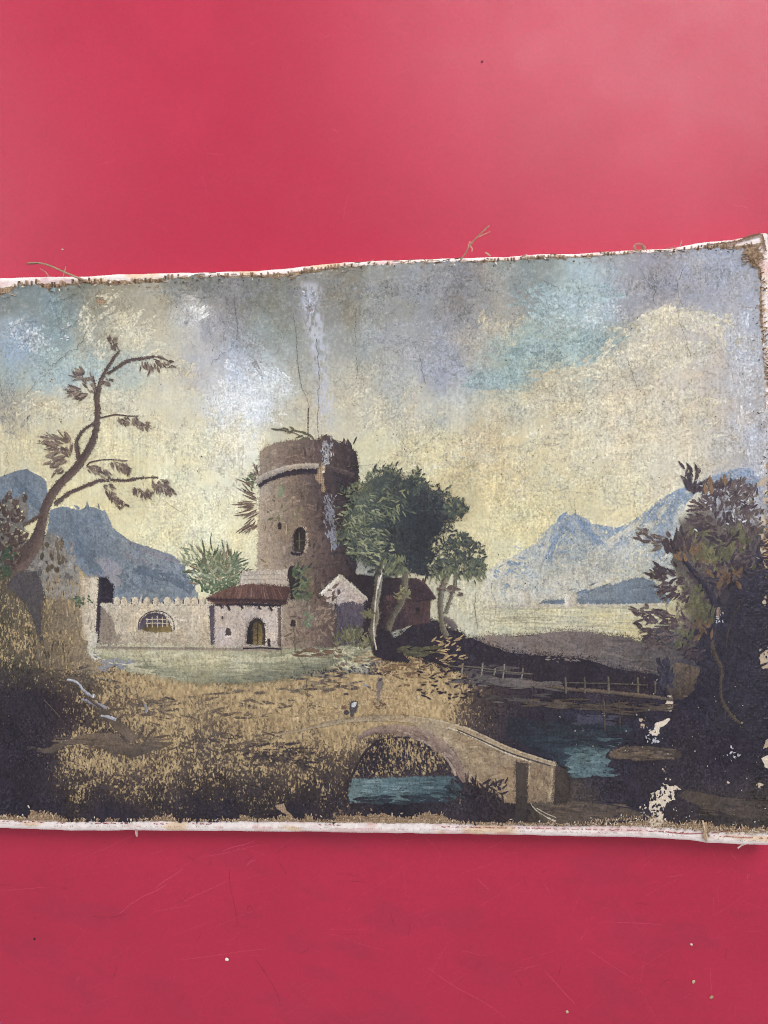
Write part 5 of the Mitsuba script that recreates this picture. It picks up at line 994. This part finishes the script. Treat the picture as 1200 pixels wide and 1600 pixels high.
for _ in range(330):
    side = RNG.random()
    if side < .5: x = rnd(0, 1170); y = topy(x) + paint_off('t', x) + rnd(-3, 9)
    elif side < .72: y = rnd(395, 1280); x = min(1199, paint_off('r', y) + rnd(-12, 3))
    else: x = rnd(0, 1200); y = boty(x) - paint_off('b', x) + rnd(-7, 2)
    p.dab(x, y, rnd(1.5, 6), rnd(.8, 2.6), rnd(0, 180), *((('gesso', rnd(0, 1)),) if False else (RNG.choice(['gesso', 'crack', 'burlap', 'pale', 'crack']), rnd(0, .8))))
p.build(part('paint_scuff'), 'small pale scuffs and flecks on the paint', kind='stuff')

# ------------------------------------------------------------------ frayed threads round the old canvas
def tubes(items, sides=5):
    """items: (points (n x 3, metres), radius, palette coordinate) -> one mesh"""
    V, F, UV, n = [], [], [], 0
    for P, r, u in items:
        P = np.asarray(P, float); d = np.gradient(P, axis=0); d /= np.maximum(np.linalg.norm(d, axis=1, keepdims=True), 1e-12)
        a = np.cross(d, [0.31, 0.17, 0.93]); a /= np.linalg.norm(a, axis=1, keepdims=True); b = np.cross(d, a); m = len(P)
        rr = np.broadcast_to(np.asarray(r, float), (m,))
        for k in range(sides):
            t = 2 * math.pi * k / sides; V.append(P + (a * math.cos(t) + b * math.sin(t)) * rr[:, None])
        i = np.arange(m - 1)
        for k in range(sides):
            k2 = (k + 1) % sides; F.append(np.vstack([np.c_[k * m + i, k2 * m + i, k * m + i + 1], np.c_[k2 * m + i, k2 * m + i + 1, k * m + i + 1]]) + n)
        UV.append(np.tile([u, 0.0], (m * sides, 1))); n += m * sides
    return np.vstack(V), np.vstack(F), np.vstack(UV)
def thread(x, y, ang, L, curl, z0, z1, n=6):
    s_ = np.linspace(0, 1, n); a = np.radians(ang) + curl * (s_ - .3)
    q = np.c_[x + np.cumsum(np.cos(a)) * L / n, y - np.cumsum(np.sin(a)) * L / n]
    return np.c_[C(q), PZ + z0 + (z1 - z0) * np.sin(s_ * 2.6)]
def bpig(t): return float(pig('burlap', t))
items = []
for x in np.arange(-210, 1165, 5.2):      # stubs of the cut warp standing in the pale band
    den = float(np.interp(x, [-210, 0, 60, 260, 300, 400, 470, 540, 560, 720, 760, 850, 930, 1000, 1060, 1120, 1165], [.8, .8, .95, .95, .3, .6, .9, .9, .1, .2, .8, .7, .8, .3, .5, .9, .9]))
    if RNG.random() > den: continue
    deep = max(4., paint_off('t', x)); L_ = min(rnd(5, 10), deep - 2.5)
    for _ in range(2): items.append((thread(x + rnd(-.8, .8), topy(x) + deep + 1, rnd(78, 102), L_, rnd(-.5, .5), -.0001, .0004), rnd(.9, 1.7) * U, bpig(rnd(0, .7))))
for x in np.arange(-210, 1170, 6):
    if RNG.random() < .4:
        deep = max(4., paint_off('t', x)); items.append((thread(x, topy(x) + deep - rnd(0, 5), rnd(-20, 20), rnd(8, 16), rnd(-.5, .5), .0, .0004), rnd(.4, .9) * U, bpig(rnd(0, .9))))
for x in np.arange(-210, 1200, 1.8):
    deep = paint_off('b', x) - 13
    if deep < 1.0 and RNG.random() < .6: continue
    for _ in range(2): items.append((thread(x + rnd(-1, 1), boty(x) - 13 - rnd(0, 1) * max(deep, 1.5), rnd(60, 120), rnd(2.5, 6), rnd(-1, 1), -.0001, .0005), rnd(.35, .9) * U, bpig(rnd(.2, 1))))
    if x > 930 and RNG.random() < .5: items.append((thread(x, boty(x) - 15 - rnd(0, 9), rnd(0, 180), rnd(4, 9), rnd(-2, 2), .0, .0010), rnd(.3, .7) * U, float(pig('gesso', rnd(0, .8)))))
for y in np.arange(388, 1300, 2.4):
    x = paint_off('r', y)
    if x < 1196: items.append((thread(x + rnd(-2, 4), y, rnd(-60, 60), rnd(4, 10), rnd(-1.5, 1.5), -.0001, .0006), rnd(.4, 1.1) * U, bpig(rnd(.05, .9))))
for _ in range(150):   # tuft at the upper right corner
    a = rnd(0, 360); items.append((thread(1176 + rnd(-9, 9), 396 + rnd(-9, 14), a, rnd(6, 14), rnd(-1.5, 1.5), .0, .0010), rnd(.4, .9) * U, bpig(rnd(.1, .75))))
v, f, uv = tubes(items); k = add(part('frayed_thread'), v, f, 'fiber', uv, True); tag(k, 'short frayed brown thread ends along all the torn edges', kind='stuff')
def loose(path, r, t, lab=None, ramp_='burlap', extra=()):
    its = []
    for pts, rr, tt in [(path, r, t)] + list(extra):
        q = spline([p_[:2] for p_ in pts], 8); zz = spline([(p_[2], 0) for p_ in pts], 8)[:, 0]
        its.append((np.c_[CAM[:2] + (C(q) - CAM[:2]) * ((CAM[2] - PZ - zz * .001) / (CAM[2] - PZ))[:, None], PZ + zz * .001], np.linspace(1, .7, len(q)) * rr * U, float(pig(ramp_, tt))))
    v, f, uv = tubes(its, 6); k = add(part('loose_thread'), v, f, 'fiber', uv, True); tag(k, lab)
loose([(140,441,.3),(122,434,1.5),(100,425,3),(80,416,4.5),(62,411,5),(44,411,5)], 1.9, .55, 'long brown thread sticking out over the top left edge', extra=[([(138,440,.3),(120,433,1.5),(98,424,3.2)], 1.3, .8), ([(60,411,5),(50,412,5),(42,412,4.6)], 1.6, .15)])
loose([(76,431,0),(70,424,1),(63,420,1.4)], .7, .8, 'hair thin pale thread end at the top left edge')
loose([(99,431,0),(101,424,1),(103,416,1.6)], .8, .8)
loose([(718,408,.3),(726,398,1),(734,384,2),(742,374,2.6),(752,364,3),(762,354,3.4)], 1.2, .45, 'curved brown thread standing up from the middle of the top edge', extra=[([(748,370,2.8),(757,366,3),(766,362,3)], .6, .8), ([(757,360,3),(761,355,3.2),(765,353,3.3)], 1.1, .8), ([(735,384,2),(738,389,2),(737,393,2)], .9, .9), ([(738,380,2.2),(734,378,2),(731,388,2)], .6, .9)])
loose([(766,400,0),(762,397,.8),(758,394,1)], 1.4, .9)
loose([(998,392,0),(990,388,1),(993,382,1.6),(1002,381,1.6),(1006,388,1),(999,391,.5)], 1.1, .6, 'little curled tuft of threads on the top edge', extra=[([(994,392,0),(992,383,1.4),(999,380,1.6)], .8, .8), ([(1000,394,0),(1004,386,1.2),(997,384,1.4)], .9, .3), ([(1006,392,0),(1008,386,1),(1003,383,1.2)], .8, .8)])
loose([(1062,386,0),(1064,380,1),(1066,376,1.5)], .7, .8)
loose([(1102,1284,.6),(1103,1296,.9),(1100,1306,.9),(1104,1314,.4)], 2.6, .6, 'fibrous brown wisp hanging over the lower edge near the right', extra=[([(1098,1282,.6),(1101,1296,1),(1105,1310,.6)], 1.5, .9), ([(1108,1284,.6),(1105,1298,.9),(1108,1308,.6)], 1.3, .3)])
loose([(1166,1318,-2),(1160,1320,-4),(1153,1325,-6)], 1.4, .9, 'pale thread end under the lower right edge', 'cream')
loose([(213,1296,-1),(213,1301,-4),(214,1306,-6)], 2.2, .6, 'pale tuft under the lower left edge', 'cream')
# red marks along the lower edge of the lining
p = Paint(0, 'fiber'); p.z0 = PZ - .00025
for a_, b_ in ((0, 75), (88, 100), (126, 200), (240, 262), (300, 330), (498, 530), (690, 790), (800, 1000), (1004, 1100), (1106, 1200)):
    for x in np.arange(a_, b_, 3.1):
        if RNG.random() < .72: p.ribbon([(x, boty(x) - 9.5 + rnd(-1.2, .8)), (x + rnd(2, 4), boty(x) - 9.5 + rnd(-1.2, .8))], 'redink', rnd(0, 1), w=rnd(.7, 1.6))
for pts in ([(1040,1300),(1070,1303),(1100,1302)], [(1112,1302),(1140,1298),(1165,1293)]): p.ribbon(pts, 'redink', .5, w=1.3)
for x in np.arange(0, 1200, 3.4):
    if RNG.random() < .5: p.ribbon([(x, boty(x) - 5.5 + rnd(-1, 1)), (x + 1.6, boty(x) - 4.6 + rnd(-1, 1))], 'burlap', rnd(0, .8), w=.7)
p.build(part('red_mark'), 'faded red line and dark stitch holes along the lower lining edge', kind='stuff')
# lining fold line at the upper right corner, plus a shadow painted beside it
p = Paint(1, 'fiber'); p.ribbon([(1104,383,.8),(1130,380,1.6),(1152,377,2.0),(1172,370,3.2),(1188,366,2.5)], 'burlap', .0, .25); p.ribbon([(1190,366,3),(1192,376,3.5),(1196,392,2)], 'burlap', .0, .5); p.build(part('lining_fold_shadow'), 'dark crease where the lining is folded and a painted shadow stroke at the upper right corner')

# ================================================================== crumbs lying on the tabletop
def crumb(name, x, y, r, col, lab, seed):
    rg = np.random.default_rng(seed); m = trimesh.creation.icosphere(subdivisions=2, radius=1.0)
    m.vertices *= (1 + .5 * (meshkit.noise(m.vertices * 1.6 + seed) - .5))[:, None]
    m.vertices *= np.array([r * U, r * U * rg.uniform(.6, .95), r * U * .5]); m.apply_transform(trimesh.transformations.rotation_matrix(rg.uniform(0, 3), [0, 0, 1]))
    m.vertices += [*CT([(x, y)])[0], -m.vertices[:, 2].min()]
    k = numbered(name); scene[k] = mikit.ply(m, 'fiber', True, np.tile([float(pig(*col)), 0], (len(m.vertices), 1))); tag(k, lab, 'crumb', 'specks of debris on the red tabletop')
crumb('paint_crumb', 355, 1498, 3.2, ('pale', .9), 'white speck on the red tabletop below the left half of the painting', 1)
crumb('paint_crumb', 1083, 1533, 3.0, ('burlap', .8), 'tan crumb on the lower right tabletop, the upper of two', 2)
crumb('paint_crumb', 1111, 1557, 3.0, ('burlap', .6), 'tan crumb on the lower right tabletop, the lower of two', 3)
crumb('paint_crumb', 886, 1580, 2.4, ('burlap', .9), 'pale crumb nearest the bottom of the photo', 4)
crumb('paint_crumb', 1080, 1475, 1.9, ('pale', .7), 'tiny pale speck high on the lower right tabletop', 5)
crumb('paint_crumb', 753, 97, 1.7, ('dark', .3), 'dark speck on the red tabletop above the painting', 6)
crumb('paint_crumb', 54, 1467, 1.7, ('dark', .3), 'dark speck on the lower left tabletop', 7)
crumb('paint_crumb', 98, 390, 1.6, ('pale', .6), 'tiny pale speck just above the top left edge', 8)
